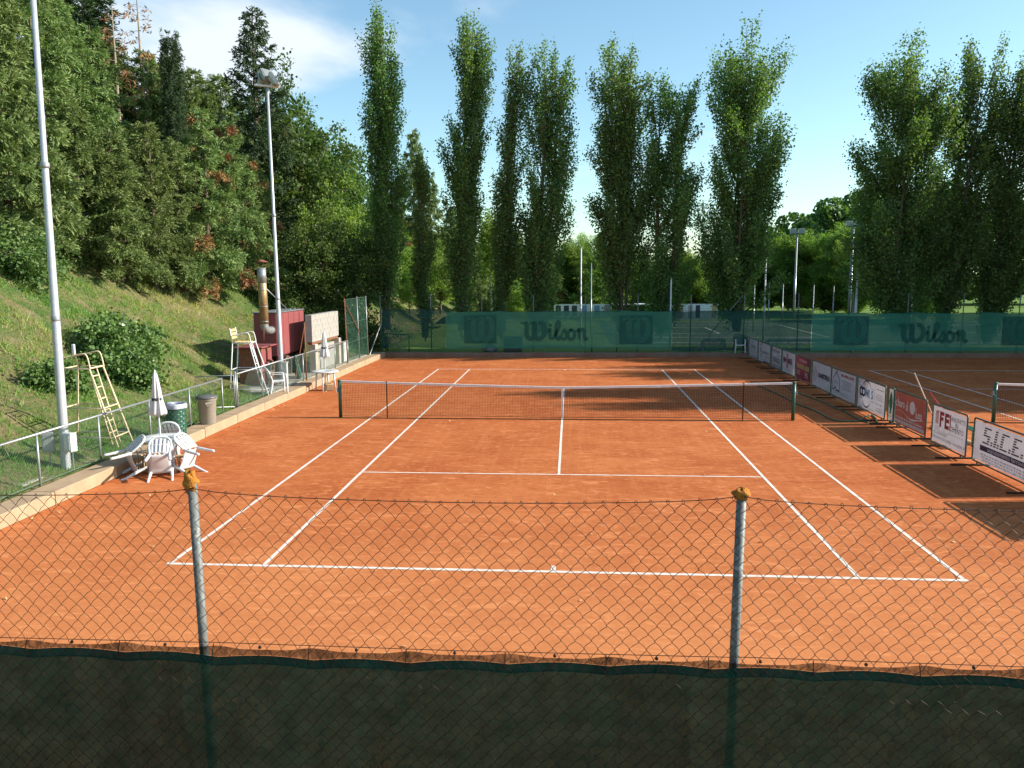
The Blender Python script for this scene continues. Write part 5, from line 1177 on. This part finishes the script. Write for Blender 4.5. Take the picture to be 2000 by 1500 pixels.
# base px, top px, top py, half width px, stems, label
POP = [(753, 745, -8, 50, 1, 'tall poplar with exposed brown trunk, leftmost of the big poplars'),
       (828, 823, 283, 25, 1, 'small slim dark poplar between the first two tall ones'),
       (900, 925, -18, 50, 1, 'tallest poplar leaning slightly right, second of the big ones'),
       (978, 1018, 38, 36, 1, 'narrow poplar with kinked top, third of the big ones'),
       (1056, 1084, 52, 54, 2, 'broad based poplar left of the open sky gap, fourth big one'),
       (1212, 1216, 80, 68, 5, 'many stemmed poplar with brown bare stems, left of the touching pair'),
       (1290, 1312, 112, 56, 2, 'poplar leaning right, right one of the touching pair'),
       (1440, 1462, 48, 92, 4, 'wide poplar with ragged double top before the open sky'),
       (1752, 1795, 66, 102, 4, 'widest poplar at the left of the right hand group'),
       (1842, 1918, 72, 62, 2, 'poplar leaning right in the middle of the right hand group'),
       (1925, 1992, 62, 70, 2, 'dark poplar at the right edge of the picture')]
PM = []
for i, (pb_, pt, pyt, hw, st, lab) in enumerate(POP):
    b = at_y(pb_, 600, ROWY); tp_ = at_y(pt, pyt, ROWY); Hh = tp_[2]-FIELD_Z; Rr = hw*42.7/FPX*.90; lean_ = tp_[0]-b[0]
    prof = ([0, .04, .16, .36, .62, .86, 1.0], [.42, .54, .82, 1.0, 1.0, .88, .46]) if hw > 45 else None
    nlf = int(40000*(Hh/17)*(Rr/1.25)**1.25*(.95 if i != 1 else 1.1))
    me = poplar_mesh(100+i, Hh, Rr, lean_, nlf, .112, {0: .07, 5: .085, 7: .07, 8: .05}.get(i, .02), int(64*(Rr/1.2)**.8*(Hh/17))+20, st, prof)
    PM.append((me, Hh, Rr)); place_tree('poplar_tree', (b[0], ROWY, FIELD_Z), me, lab, group='poplars behind the far fence')
# the row goes on to the right, and turns the corner along the far side of the second court (their shadows lie on the clay)
offs_ = [(27.4, 20.3, 8, .95), (31.8, 20.1, 9, .92), (36.8, 20.2, 7, .92)]
side = [(30.8, 5.3, 4, 1.03), (30.6, 7.2, 4, 1.06), (30.8, 13.2, 4, .98), (31.4, 15.5, 4, .98), (31.2, 17.8, 4, .96)]
for k, (x, y, m_, s) in enumerate(offs_): place_tree('poplar_tree', (x, y, FIELD_Z), PM[m_][0], 'poplar continuing the far row beyond the right edge', group='poplars beyond the right edge', rz=k*1.3, sc=(s*1.15, s*1.15, s))
for k, (x, y, m_, s) in enumerate(side): place_tree('poplar_tree', (x, y, 0), PM[m_][0], 'poplar beside the second court, shading its far half', group='poplars beside the second court', rz=k*2.1+.5, sc=(s*1.25, s*1.25, s))

# ---- conifers on the hill
def conifer_mesh(seed, Hh, Rr, nb, mat, dead=.05, droop=.35, leaf=.26, dens=2.3, bare=.04, pw=.85, fan=15):
    rng = np.random.default_rng(seed); wood = MB(); G = [[], [], [], []]; Dd = [[], [], [], []]
    tube_np(wood, [np.array((.12*math.sin(3*t+seed), .12*math.cos(2*t+seed), Hh*t)) for t in np.linspace(-.03, .99, 10)], .020*Hh**.5*3.0, .02, 7)
    deadz = rng.uniform(.15, .75, 3)
    for i in range(nb):
        t = bare+(1-bare-.02)*((i+rng.uniform(0, 1))/nb)**.92; a = i*2.39996+rng.uniform(-.5, .5)
        Lb = Rr*(1-t)**pw*rng.uniform(.70, 1.12)+.22; z0 = Hh*t; out = np.array((math.cos(a), math.sin(a), 0)); lat = np.array((-math.sin(a), math.cos(a), 0))
        rise = rng.uniform(.05, .30)+.5*t; q = np.linspace(0, 1, 7)
        pts = np.array([out*Lb*s+np.array((0, 0, z0+Lb*(rise*s-droop*s*s))) for s in q]); pts[:, 2] = np.maximum(pts[:, 2], .15)
        tube_np(wood, pts[::2], .012+.010*Lb, .006, 4)
        isd = rng.uniform() < dead or (dead > 0 and np.min(abs(deadz-t)) < .006)
        ns = max(5, int(Lb*11*dens)); s = np.sort(rng.uniform(.16, 1.0, ns)); idx = np.minimum((s*6).astype(int), 5); fr = (s*6-idx)[:, None]
        c = pts[idx]*(1-fr)+pts[idx+1]*fr
        sd_ = np.where(np.arange(ns) % 2 == 0, 1.0, -1.0)[:, None]; sl = (.30+.55*Lb*.28*(1-s*.55))[:, None]
        dirs = unit(out*rng.uniform(.35, .9, (ns, 1))+lat*sd_*rng.uniform(.3, 1., (ns, 1))+np.array((0, 0, 1))*rng.normal(-.05, .50, (ns, 1)))
        tb = np.clip(rng.normal(.42, .22, ns), 0, 1)
        for f_ in range(fan):
            u = (f_+.5)/fan; ang = rng.normal(0, .55, (ns, 1)); d2 = unit(dirs+np.cross(dirs, np.array((0, 0, 1.0)))*ang+np.array((0, 0, 1.))*rng.normal(-.25*u, .42, (ns, 1)))
            ctr = c+dirs*sl*u+np.array((0, 0, -.10))*u*u+rng.normal(size=(ns, 3))*.05
            ln = leaf*rng.uniform(.6, 1.15, (ns, 1))*(1-.3*u); nrm = unit(rng.normal(size=(ns, 3))+np.array((0, 0, .5))); wv = unit(np.cross(nrm, d2))*ln*.145
            T_ = (Dd if isd else G); T_[0].append(ctr+d2*ln*.35); T_[1].append(d2*ln*.5); T_[2].append(wv); T_[3].append(np.clip(tb+rng.normal(0, .12, ns)+.15*(u-.5), 0, 1))
    def mk(Tt, nm, m_): return np_mesh(nm, rhombs(*[np.concatenate(x) for x in Tt[:3]]), 4, m_, np.concatenate(Tt[3])) if Tt[0] else None
    return mk(G, 'crown', mat), wood.mesh('trunk', 'cbark', True), mk(Dd, 'dead_branches', 'dead')
CN = ('crown', 'trunk', 'dead_branches')
CM = [conifer_mesh(1, 9.0, 2.9, 62, 'conifer', 0), conifer_mesh(2, 9.0, 2.6, 58, 'conifer', 0, .42), conifer_mesh(3, 9.0, 3.1, 64, 'conifer', .012, .30), conifer_mesh(4, 9.0, 2.5, 56, 'conifer', 0, .5), conifer_mesh(5, 9.0, 2.8, 62, 'conifer', .11, .38)]
SP = conifer_mesh(9, 14.0, 3.0, 95, 'spruce', .0, .05, .30, 1.1, .06, .75)
CY = conifer_mesh(10, 13.0, 1.15, 150, 'spruce', .0, -.9, .26, 1.6, .02, .30)
HILL_FRONT = [(-60, -19.5, -60, 0, 'conifer beyond the left edge of the wood'), (18, -19.0, -70, 1, 'tall conifer at the left edge of the picture'), (100, -20.0, -40, 3, 'tall conifer just right of the near lamp pole top'),
    (165, -18.8, 205, 2, 'bushy low conifer above the grass bank, leftmost in the front row'), (232, -17.9, 250, 0, 'bushy conifer above the bramble bush on the bank'), (300, -17.4, 235, 1, 'bushy green conifer in the middle of the front row'),
    (352, -16.9, 270, 3, 'dense green conifer left of the orange patched one, front row'), (405, -16.3, 215, 4, 'conifer with orange dead sprays, above the bank'), (455, -15.9, 235, 4, 'rusty patched conifer left of the flue'), (497, -16.0, 300, 4, 'small conifer behind the flue of the heater')]
HILL_BACK = [(60, -25.5, -90, 2, 'tall conifer behind the left edge trees'), (150, -25, 10, 0, 'conifer on the upper slope, left of the bare trunk'), (205, -25, 60, 0, 'thin topped conifer on the upper slope'), (255, -25, 95, 3, 'conifer on the upper slope below the bare trunk'),
    (305, -24, 105, 1, 'conifer on the skyline right of the bare trunk'), (352, -23.5, 120, 2, 'conifer on the skyline in the middle of the wood'), (398, -22.5, 140, 0, 'conifer on the skyline where it starts to drop'), (445, -21.5, 150, 1, 'conifer on the skyline left of the dark pointed tree'),
    (120, -31, -20, 1, 'far conifer high on the slope behind the lamp pole'), (225, -31, 70, 2, 'far conifer high on the slope'), (330, -30, 118, 3, 'far conifer on the crest'), (420, -28, 160, 1, 'far conifer on the crest near the dark pointed tree'), (480, -25, 200, 0, 'conifer behind the dark pointed tree'), (0, -31, -60, 3, 'far conifer at the left edge of the wood')]
for k, (px, x, pt, m_, lab) in enumerate(HILL_FRONT+HILL_BACK):
    g = at_x(px, 500, x); y = g[1]; z = bank_h(x, y); tp_ = at_x(px, pt, x); hh = max(3.5, tp_[2]-z); s = hh/9.0; wv = min(1.15, max(.78, s))*(.92 if k < len(HILL_FRONT) else .98)
    place_tree('conifer_tree', (x, y, z-.1), CM[m_], lab, group='conifers on the left hill', rz=k*1.7, sc=(wv, wv, s), names=CN)
b = at_x(520, 560, -17.5); zt = at_x(512, 28, -17.5)[2]; zb = bank_h(-17.5, b[1]); s = (zt-zb)/14
place_tree('dark_conifer', (-17.5, b[1], zb), SP, 'dark pointed conifer behind the floodlights, tallest against the sky', group='dark conifers', sc=(s*.95, s*.95, s), names=CN)
b = at_x(182, 300, -27); zb = bank_h(-27, b[1]); zt = at_x(180, -60, -27)[2]; s = (zt-zb)/13
place_tree('cypress_tree', (-27, b[1], zb), CY, 'dark columnar cypress on the skyline at the upper left', group='dark conifers', sc=(1.5, 1.5, s), names=CN)
b = at_x(345, 300, -21); zb = bank_h(-21, b[1]); zt = at_x(345, 85, -21)[2]; s = (zt-zb)/13
place_tree('cypress_tree', (-21, b[1], zb), CY, 'slim green cypress spire in the middle of the wood', group='dark conifers', sc=(.55, .55, s), names=CN)
def bare_conifer(px, x, pt, label):
    y = at_x(px, 300, x)[1]; z = bank_h(x, y); h = at_x(px, pt, x)[2]-z; rng = np.random.default_rng(44); mb = MB(); tube_np(mb, [np.array((0, 0, h*t)) for t in np.linspace(0, 1, 6)], .14, .02, 6); A = [[], [], [], []]
    for k in range(34):
        t = rng.uniform(.45, .98); a = rng.uniform(0, 6.28); Lb = 1.7*(1-t)+.45; e = np.array((math.cos(a)*Lb, math.sin(a)*Lb, h*t-.25*Lb)); tube_np(mb, [np.array((0, 0, h*t)), e*.5+np.array((0, 0, h*t*.5+.08)), e], .014, .005, 4)
        n = 9; c = np.array((0, 0, h*t))+(e-np.array((0, 0, h*t)))*rng.uniform(.4, 1.05, (n, 1))+rng.normal(size=(n, 3))*.08; U, V = rnd_frames(rng, n, .26, .3); A[0].append(c); A[1].append(U); A[2].append(V); A[3].append(rng.uniform(0, .6, n))
    place_tree('bare_conifer', (x, y, z), (np_mesh('crown', rhombs(*[np.concatenate(q) for q in A[:3]]), 4, 'dead', np.concatenate(A[3])), mb.mesh('trunk', 'deadbark')), label, group='dead conifers')
bare_conifer(287, -24.0, -30, 'thin dead conifer with bare trunk standing up above the wood')
bare_conifer(238, -24.6, 20, 'half bare conifer with pale trunk left of the dead one')

# ---- broadleaved trees and bushes
def broad_mesh(seed, Hh, Rr, mat, ncl=120, per=95, size=.17, trunk=True, zc=.58, zr=.46, spread=.34, bark='cbark', sq=1.0):
    rng = np.random.default_rng(seed); d = unit(rng.normal(size=(ncl, 3))); rr = rng.uniform(0, 1, (ncl, 1))**.36
    lump = 1+.22*np.sin(3*np.arctan2(d[:, 1:2], d[:, 0:1])+seed)+.15*np.sin(5*d[:, 2:3]+seed)
    C = d*rr*lump*np.array((Rr, Rr*sq, Hh*zr))+np.array((0, 0, Hh*zc)); C[:, 2] = np.maximum(C[:, 2], .15)
    wood = MB()
    if trunk:
        tube_np(wood, [np.array((.1*math.sin(4*t), .1*math.cos(3*t), Hh*zc*1.1*t)) for t in np.linspace(-.03, 1, 6)], .035*Hh**.6*1.3, .05, 8)
        for c in C[::3]:
            s = np.array((0, 0, min(c[2]*.8, Hh*zc*rng.uniform(.35, .9)))); tube_np(wood, [s, (s+c)/2+rng.normal(size=3)*.12, c], .05, .012, 4)
    P = np.repeat(C, per, 0)+rng.normal(size=(ncl*per, 3))*spread*np.array((1, 1, .8)); P[:, 2] = np.maximum(P[:, 2], .05)
    tc_ = np.repeat(rng.uniform(.15, .75, ncl), per); U, V = rnd_frames(rng, len(P), size, .75, .35, np.array((0, 0, .5)))
    return np_mesh('crown', rhombs(P, U, V), 4, mat, np.clip(tc_+rng.normal(0, .18, len(P)), 0, 1)), (wood.mesh('trunk', bark, True) if trunk else None)
BM = [broad_mesh(20, 9, 3.4, 'broad', 150, 95, .20), broad_mesh(21, 9, 3.0, 'broad', 150, 90, .20), broad_mesh(22, 9, 3.6, 'bright', 140, 85, .22)]
LEAFY = [(590, -16.5, 235, 0, 1.0, 'dark leafy tree right of the second lamp pole, highest'), (640, -17.5, 258, 1, 1.0, 'dark leafy tree left of the first tall poplar'), (672, -15, 292, 0, .8, 'shaded leafy tree close against the first tall poplar'), (560, -19.5, 170, 1, 1., 'leafy tree behind the dark pointed conifer'),
         (612, -12.6, 430, 1, .62, 'low shaded leafy tree behind the block wall'), (690, -11.2, 440, 0, .55, 'low leafy tree at the foot of the first tall poplar'), (655, -13.5, 380, 2, .55, 'yellow green tree half lit in the dark gap by the poplar')]
for k, (px, x, pt, m_, wv, lab) in enumerate(LEAFY):
    y = at_x(px, 500, x)[1]; z = bank_h(x, y); s = (at_x(px, pt, x)[2]-z)/9.0/1.0
    place_tree('leafy_tree', (x, y, z-.05), BM[m_], lab, group='leafy trees at the end of the hill', rz=k*1.1, sc=(wv, wv, s))
# bramble thicket and shrubs on the bank
def bush(px, x, rx, h, label, mat='ivy', seed=0, flowers=0, py=700, sq=1.0, n=120):
    y = at_x(px, py, x)[1]; z = bank_h(x, y)
    me = broad_mesh(seed, h, rx, mat, n, 90, .105, False, .38, .52, .20, sq=sq); t = place_tree('bramble_bush', (x, y, z-.15), (me[0],), label, 'bush', 'bushes on the grass bank', 0)
    mb = MB(); rng = np.random.default_rng(seed)
    for k in range(14):
        a = rng.uniform(0, 6.28); tube_np(mb, [np.array((0, 0, .05)), np.array((math.cos(a)*rx*.4, math.sin(a)*rx*.4, h*.6)), np.array((math.cos(a)*rx*.9, math.sin(a)*rx*.9, h*.55))], .018, .006, 4)
    put('stems', mb.mesh('stems', 'cbark'), t)
    if flowers:
        P = rng.normal(size=(flowers, 3))*np.array((rx*.45, rx*.45, .12))+np.array((.2, 0, h*.98)); U, V = rnd_frames(rng, flowers, .09, .8); put('blossom', np_mesh('blossom', rhombs(P, U, V), 4, 'blossom', rng.uniform(0, 1, flowers)), t)
    t.rotation_euler = (0, R(24), 0); return t
bush(212, -13.3, .85, 1.4, 'large bramble thicket with pale blossom on the grass bank', 'ivy', 31, 16, 690, 1.1, 150)
bush(246, -12.3, .60, .95, 'leafy lower lobe of brambles reaching down toward the umpire chair', 'ivy', 32, 4, 730, 1.0, 80)
bush(112, -12.6, .48, .6, 'bramble bush behind the near lamp pole', 'ivy', 33, 0, 740, 1.2, 75)
bush(20, -17.5, 1.4, 1.7, 'leafy shrub at the left edge above the bank', 'ivy', 34, 0, 480, 1.0, 90)
for k, (px, x, lab) in enumerate([(600, -13.2, 'dark shrub behind the heater on the slope'), (560, -13.8, 'shrub behind the heater, nearer the lamp pole'), (640, -12.3, 'dark ivy shrub behind the block wall'), (700, -10.9, 'shrub at the far left corner of the fence')]):
    bush(px, x, 1.6, 1.7, lab, 'broad', 40+k, 0, 570, 1.2, 85)

# ---- background beyond the field
FARP = []
for k, (px, pt, y, m_) in enumerate([(1506, 500, 52, 4), (1526, 470, 51, 9), (1546, 452, 52, 3), (1568, 440, 51, 4), (1590, 458, 53, 9), (1612, 438, 51, 3), (1634, 428, 52, 4), (1655, 450, 51, 10), (1676, 470, 52, 9), (1537, 480, 51, 10), (1580, 470, 51, 4), (1623, 465, 51, 10), (1665, 480, 51, 4), (1785, 470, 50, 4), (1803, 500, 50, 9),
        (1135, 452, 56, 4), (1160, 470, 54, 3), (1185, 455, 56, 9), (1320, 480, 54, 4), (1350, 490, 55, 10), (1380, 500, 56, 9), (1255, 500, 55, 4), (1405, 510, 57, 4), (1480, 520, 56, 3), (1105, 470, 57, 9), (1080, 480, 56, 4), (1230, 480, 57, 9), (1290, 490, 57, 10)]):
    b = at_y(px, 600, y); hh = at_y(px, pt, y)[2]; s = hh/PM[m_][1]; wv = 1.9/PM[m_][2]
    y = 51+(1690-px)/200*13+[0, 1.2, -.8][k % 3] if px > 1450 else y+[0, 4.5, -2.5, 7, 2, -4][k % 6]; b = at_y(px, 600, y); s = at_y(px, pt, y)[2]/PM[m_][1]; FARP.append((b[0], y, m_, wv, s, px))
def tint_copy(me, mat):
    c = me.copy(); c.materials.clear(); c.materials.append(MT[mat]); return c
brt = {m_: tint_copy(PM[m_][0][0], 'bright') for m_ in (3, 4, 9, 10)}
FARP.sort(key=lambda q: q[5])
names_ = 'first second third fourth fifth sixth seventh eighth ninth tenth eleventh twelfth thirteenth fourteenth fifteenth sixteenth seventeenth eighteenth nineteenth twentieth twenty-first twenty-second twenty-third twenty-fourth twenty-fifth twenty-sixth twenty-seventh twenty-eighth twenty-ninth thirtieth'.split()
for k, (x, y, m_, wv, s, px) in enumerate(FARP):
    place_tree('far_tree', (x, y, FIELD_Z), (brt[m_], PM[m_][0][1]), 'bright green far tree beyond the pitch, %s from the left' % names_[k], group='row of young trees beyond the pitch', rz=k*.9, sc=(wv, wv, s))
# trees on the slope seen between the poplars on the left
for k, (px, pt, y, m_, lab) in enumerate([(815, 248, 47, 1, 'pale pointed conifer far behind, between first two tall poplars'), (845, 330, 46, 3, 'far conifer just left of the second tall poplar'), (930, 470, 44, 0, 'far conifer with rusty sprays left of the third poplar'), (885, 400, 50, 2, 'far conifer behind the second tall poplar'), (785, 400, 45, 4, 'far conifer right of the first tall poplar'), (955, 430, 52, 1, 'far conifer behind the third poplar'), (1035, 470, 50, 3, 'far conifer between third and fourth poplars'), (1010, 450, 55, 0, 'far conifer behind the gap of third and fourth poplars'), (740, 380, 47, 2, 'far conifer behind the first tall poplar'), (1065, 480, 54, 2, 'far conifer behind the fourth poplar')]):
    b = at_y(px, 600, y); z = max(FIELD_Z, bank_h(b[0], y)) if b[0] < -9.7 else FIELD_Z; s = (at_y(px, pt, y)[2]-z)/9.0
    place_tree('far_conifer', (b[0], y, z-.1), CM[m_], lab, group='far conifers on the slope', rz=k*2.2, sc=(max(.75, s*.55), max(.75, s*.55), s), names=CN)
for k, (px, pt, y, m_, wv, lab) in enumerate([(770, 470, 38, 2, .6, 'sunlit leafy tree behind the first tall poplar'), (862, 480, 40, 2, .6, 'sunlit leafy tree between the small poplar and the second tall one'), (800, 520, 34, 2, .45, 'sunlit leafy shrub tree above the green field at the left'), (1015, 552, 44, 2, .45, 'round bright shrub above the red banner'), (1175, 520, 50, 2, .7, 'bright leafy tree right of the white mast')]):
    b = at_y(px, 600, y); z = max(FIELD_Z, bank_h(b[0], y)) if b[0] < -9.7 else FIELD_Z; s = (at_y(px, pt, y)[2]-z)/9.0
    place_tree('leafy_tree', (b[0], y, z-.05), BM[m_], lab, group='far leafy trees', rz=k*1.9, sc=(wv, wv, s))
bz = at_y(966, 600, 33); bl = [(0, 0), (.35, .2)]
for k, (px, lean) in enumerate(((962, -.25), (973, .2))):
    p = at_y(px, 600, 33); mb = MB(); tube_np(mb, [np.array((lean*t, 0, 7.5*t)) for t in np.linspace(0, 1, 6)], .11, .03, 7)
    place_tree('birch_tree', (p[0], 33, FIELD_Z), (broad_mesh(70+k, 8.5, 1.2, 'bright', 45, 60, .16, False, .68, .3, .3)[0], mb.mesh('trunk', 'birch', True)), ['pale barked birch left of the third poplar trunk', 'pale barked birch touching the third poplar trunk'][k], group='birches')
BM.append(broad_mesh(25, 16, 1.45, 'broad', 190, 90, .25, True, .58, .42, .36))  # tall dense crown for the filler trees, shaped to throw solid shade
for k, (x, y, m_, wv, s) in enumerate([(31.6, 5.5, 3, 1.0, .97), (31.2, 7.9, 3, .9, 1.02), (33.0, 10.5, 3, 1.0, .80), (31.4, 13.2, 3, .95, .92), (31.8, 15.7, 3, .9, .90), (31.2, 18.0, 3, .85, .88), (38.0, 5.6, 1, .70, 1.40), (38.0, 10.0, 0, .75, 1.40), (37.5, 14.6, 1, .80, 1.45)]):  # unseen fillers added to deepen the shade on the clay
    place_tree('leafy_tree', (x, y, 0), BM[m_], 'unseen leafy filler tree beyond the right edge, added to shade the courts', group='unseen filler trees shading the courts', rz=k*1.3, sc=(wv, wv, s))
# wooded ridge far right and a low far wood closing the horizon
def ridge(name, label, pts, seed, y, depth, n, size, mat, rad):
    rng = np.random.default_rng(seed); xs_ = np.array([p[0] for p in pts]); hs2 = np.array([p[1] for p in pts]); x = rng.uniform(xs_[0], xs_[-1], n); hmax = np.interp(x, xs_, hs2)
    nc = int((xs_[-1]-xs_[0])*1.1); cx = rng.uniform(xs_[0], xs_[-1], nc); ch = np.interp(cx, xs_, hs2)*rng.uniform(.25, 1, nc)**.6; cy = y+rng.uniform(0, depth, nc)
    k = rng.integers(nc, size=n); P = np.stack([cx[k], cy[k], ch[k]], 1)+unit(rng.normal(size=(n, 3)))*rad*rng.uniform(.4, 1, (n, 1))**.4*np.array((1.2, 1, .9)); P[:, 2] = np.maximum(P[:, 2], .1)
    U, V = rnd_frames(rng, n, size, .8); t = np.clip(rng.normal(.4, .2, n)+rng.uniform(-.2, .2, nc)[k], 0, 1)
    return tag(put(name, np_mesh(name, rhombs(P, U, V), 4, mat, t)), label, 'wood', kind='stuff')
rp_ = [(at_y(p, 600, 135)[0], at_y(p, q, 135)[2]-1.5) for p, q in ((1440, 470), (1500, 440), (1560, 418), (1620, 398), (1680, 375), (1760, 360), (1900, 370), (2150, 400))]
ridge('ridge_wood', 'dark wooded ridge rising behind the bright far trees', rp_, 81, 135, 18, 42000, .8, 'broad', 3.2)
lp = [(at_y(p, 600, 75)[0], at_y(p, q, 75)[2]-1.0) for p, q in ((650, 480), (850, 500), (1000, 510), (1150, 520), (1300, 530), (1450, 540), (1600, 540), (2100, 520))]
ridge('far_wood', 'low far wood closing the horizon behind the pitch', lp, 82, 75, 6, 30000, .55, 'broad', 1.8)

# ---- grass on the bank and the lawn, fallen leaves
rng = np.random.default_rng(5)
def grass(n, xr, yr, hgt, wdt, seed, dry, bare=.0):
    rng = np.random.default_rng(seed); nc = n//9; cx = rng.uniform(xr[0], xr[1], nc); cy = rng.uniform(yr[0], yr[1], nc); k = rng.integers(nc, size=n)
    x = cx[k]+rng.normal(0, .07, n); y = cy[k]+rng.normal(0, .07, n); x = np.minimum(x, -9.64)
    keep = ~((y > 3.0) & (y < 15.6) & (x > -12.3)); keep &= ~((x > -11.6) & (y < -8.2) & (rng.uniform(size=n) < .45)); pm = np.sin(x*1.1+.7*y+1.2*np.sin(y*.6))*np.sin(y*.9-.5*x)+.7*np.sin(2.3*x-1.9*y+np.sin(x)); keep &= ~((pm > .25) & (rng.uniform(size=n) < bare)); x, y, k = x[keep], y[keep], k[keep]; n = len(x)
    z = np.array([bank_h(a, b) for a, b in zip(x, y)]); P = np.stack([x, y, z-.01], 1)
    d = np.stack([rng.normal(0, .5, n)+.15, rng.normal(0, .5, n), np.ones(n)], 1); d = unit(d)*(hgt*rng.uniform(.4, 1.3, (n, 1))*rng.choice([.7, 1.0, 1.0, 2.0], nc)[k][:, None]); sd_ = unit(np.cross(d, rng.normal(size=(n, 3))))*wdt
    V = np.stack([P-sd_, P+sd_, P+d], 1).reshape(-1, 3)
    pat = np.sin(x*.55+1.3)*np.sin(y*.42+.4)+.6*np.sin(x*1.3-y*.8); t = np.clip(dry+.30*pat+rng.normal(0, .22, nc)[k]+rng.normal(0, .12, n), 0, 1)
    return np_mesh('grass', V, 3, 'grass', t)
tag(put('grass', grass(95000, (-19.5, -10.6), (-12, 20), .13, .012, 6, .36, .88)), 'short half dry grass covering the bank', 'grass', kind='stuff')
tag(put('lawn_grass', grass(26000, (-11.3, -9.64), (-16, 3.1), .07, .008, 7, .08)), 'green mown grass strip behind the railing', 'grass', kind='stuff')
nlv = 260; P = np.stack([rng.uniform(-8.8, 8.5, nlv), rng.uniform(-18.5, 16, nlv), np.full(nlv, .012)], 1)
P[:90, 0] = -8.9+np.abs(rng.normal(0, .25, 90)); U, V = rnd_frames(rng, nlv, .060, .7, .4, np.array((0, 0, 2.5)))
tag(put('fallen_leaves', np_mesh('fallen_leaves', rhombs(P, U, V), 4, 'litter', rng.uniform(0, 1, nlv))), 'dry fallen leaves scattered over the clay', 'leaves', kind='stuff')
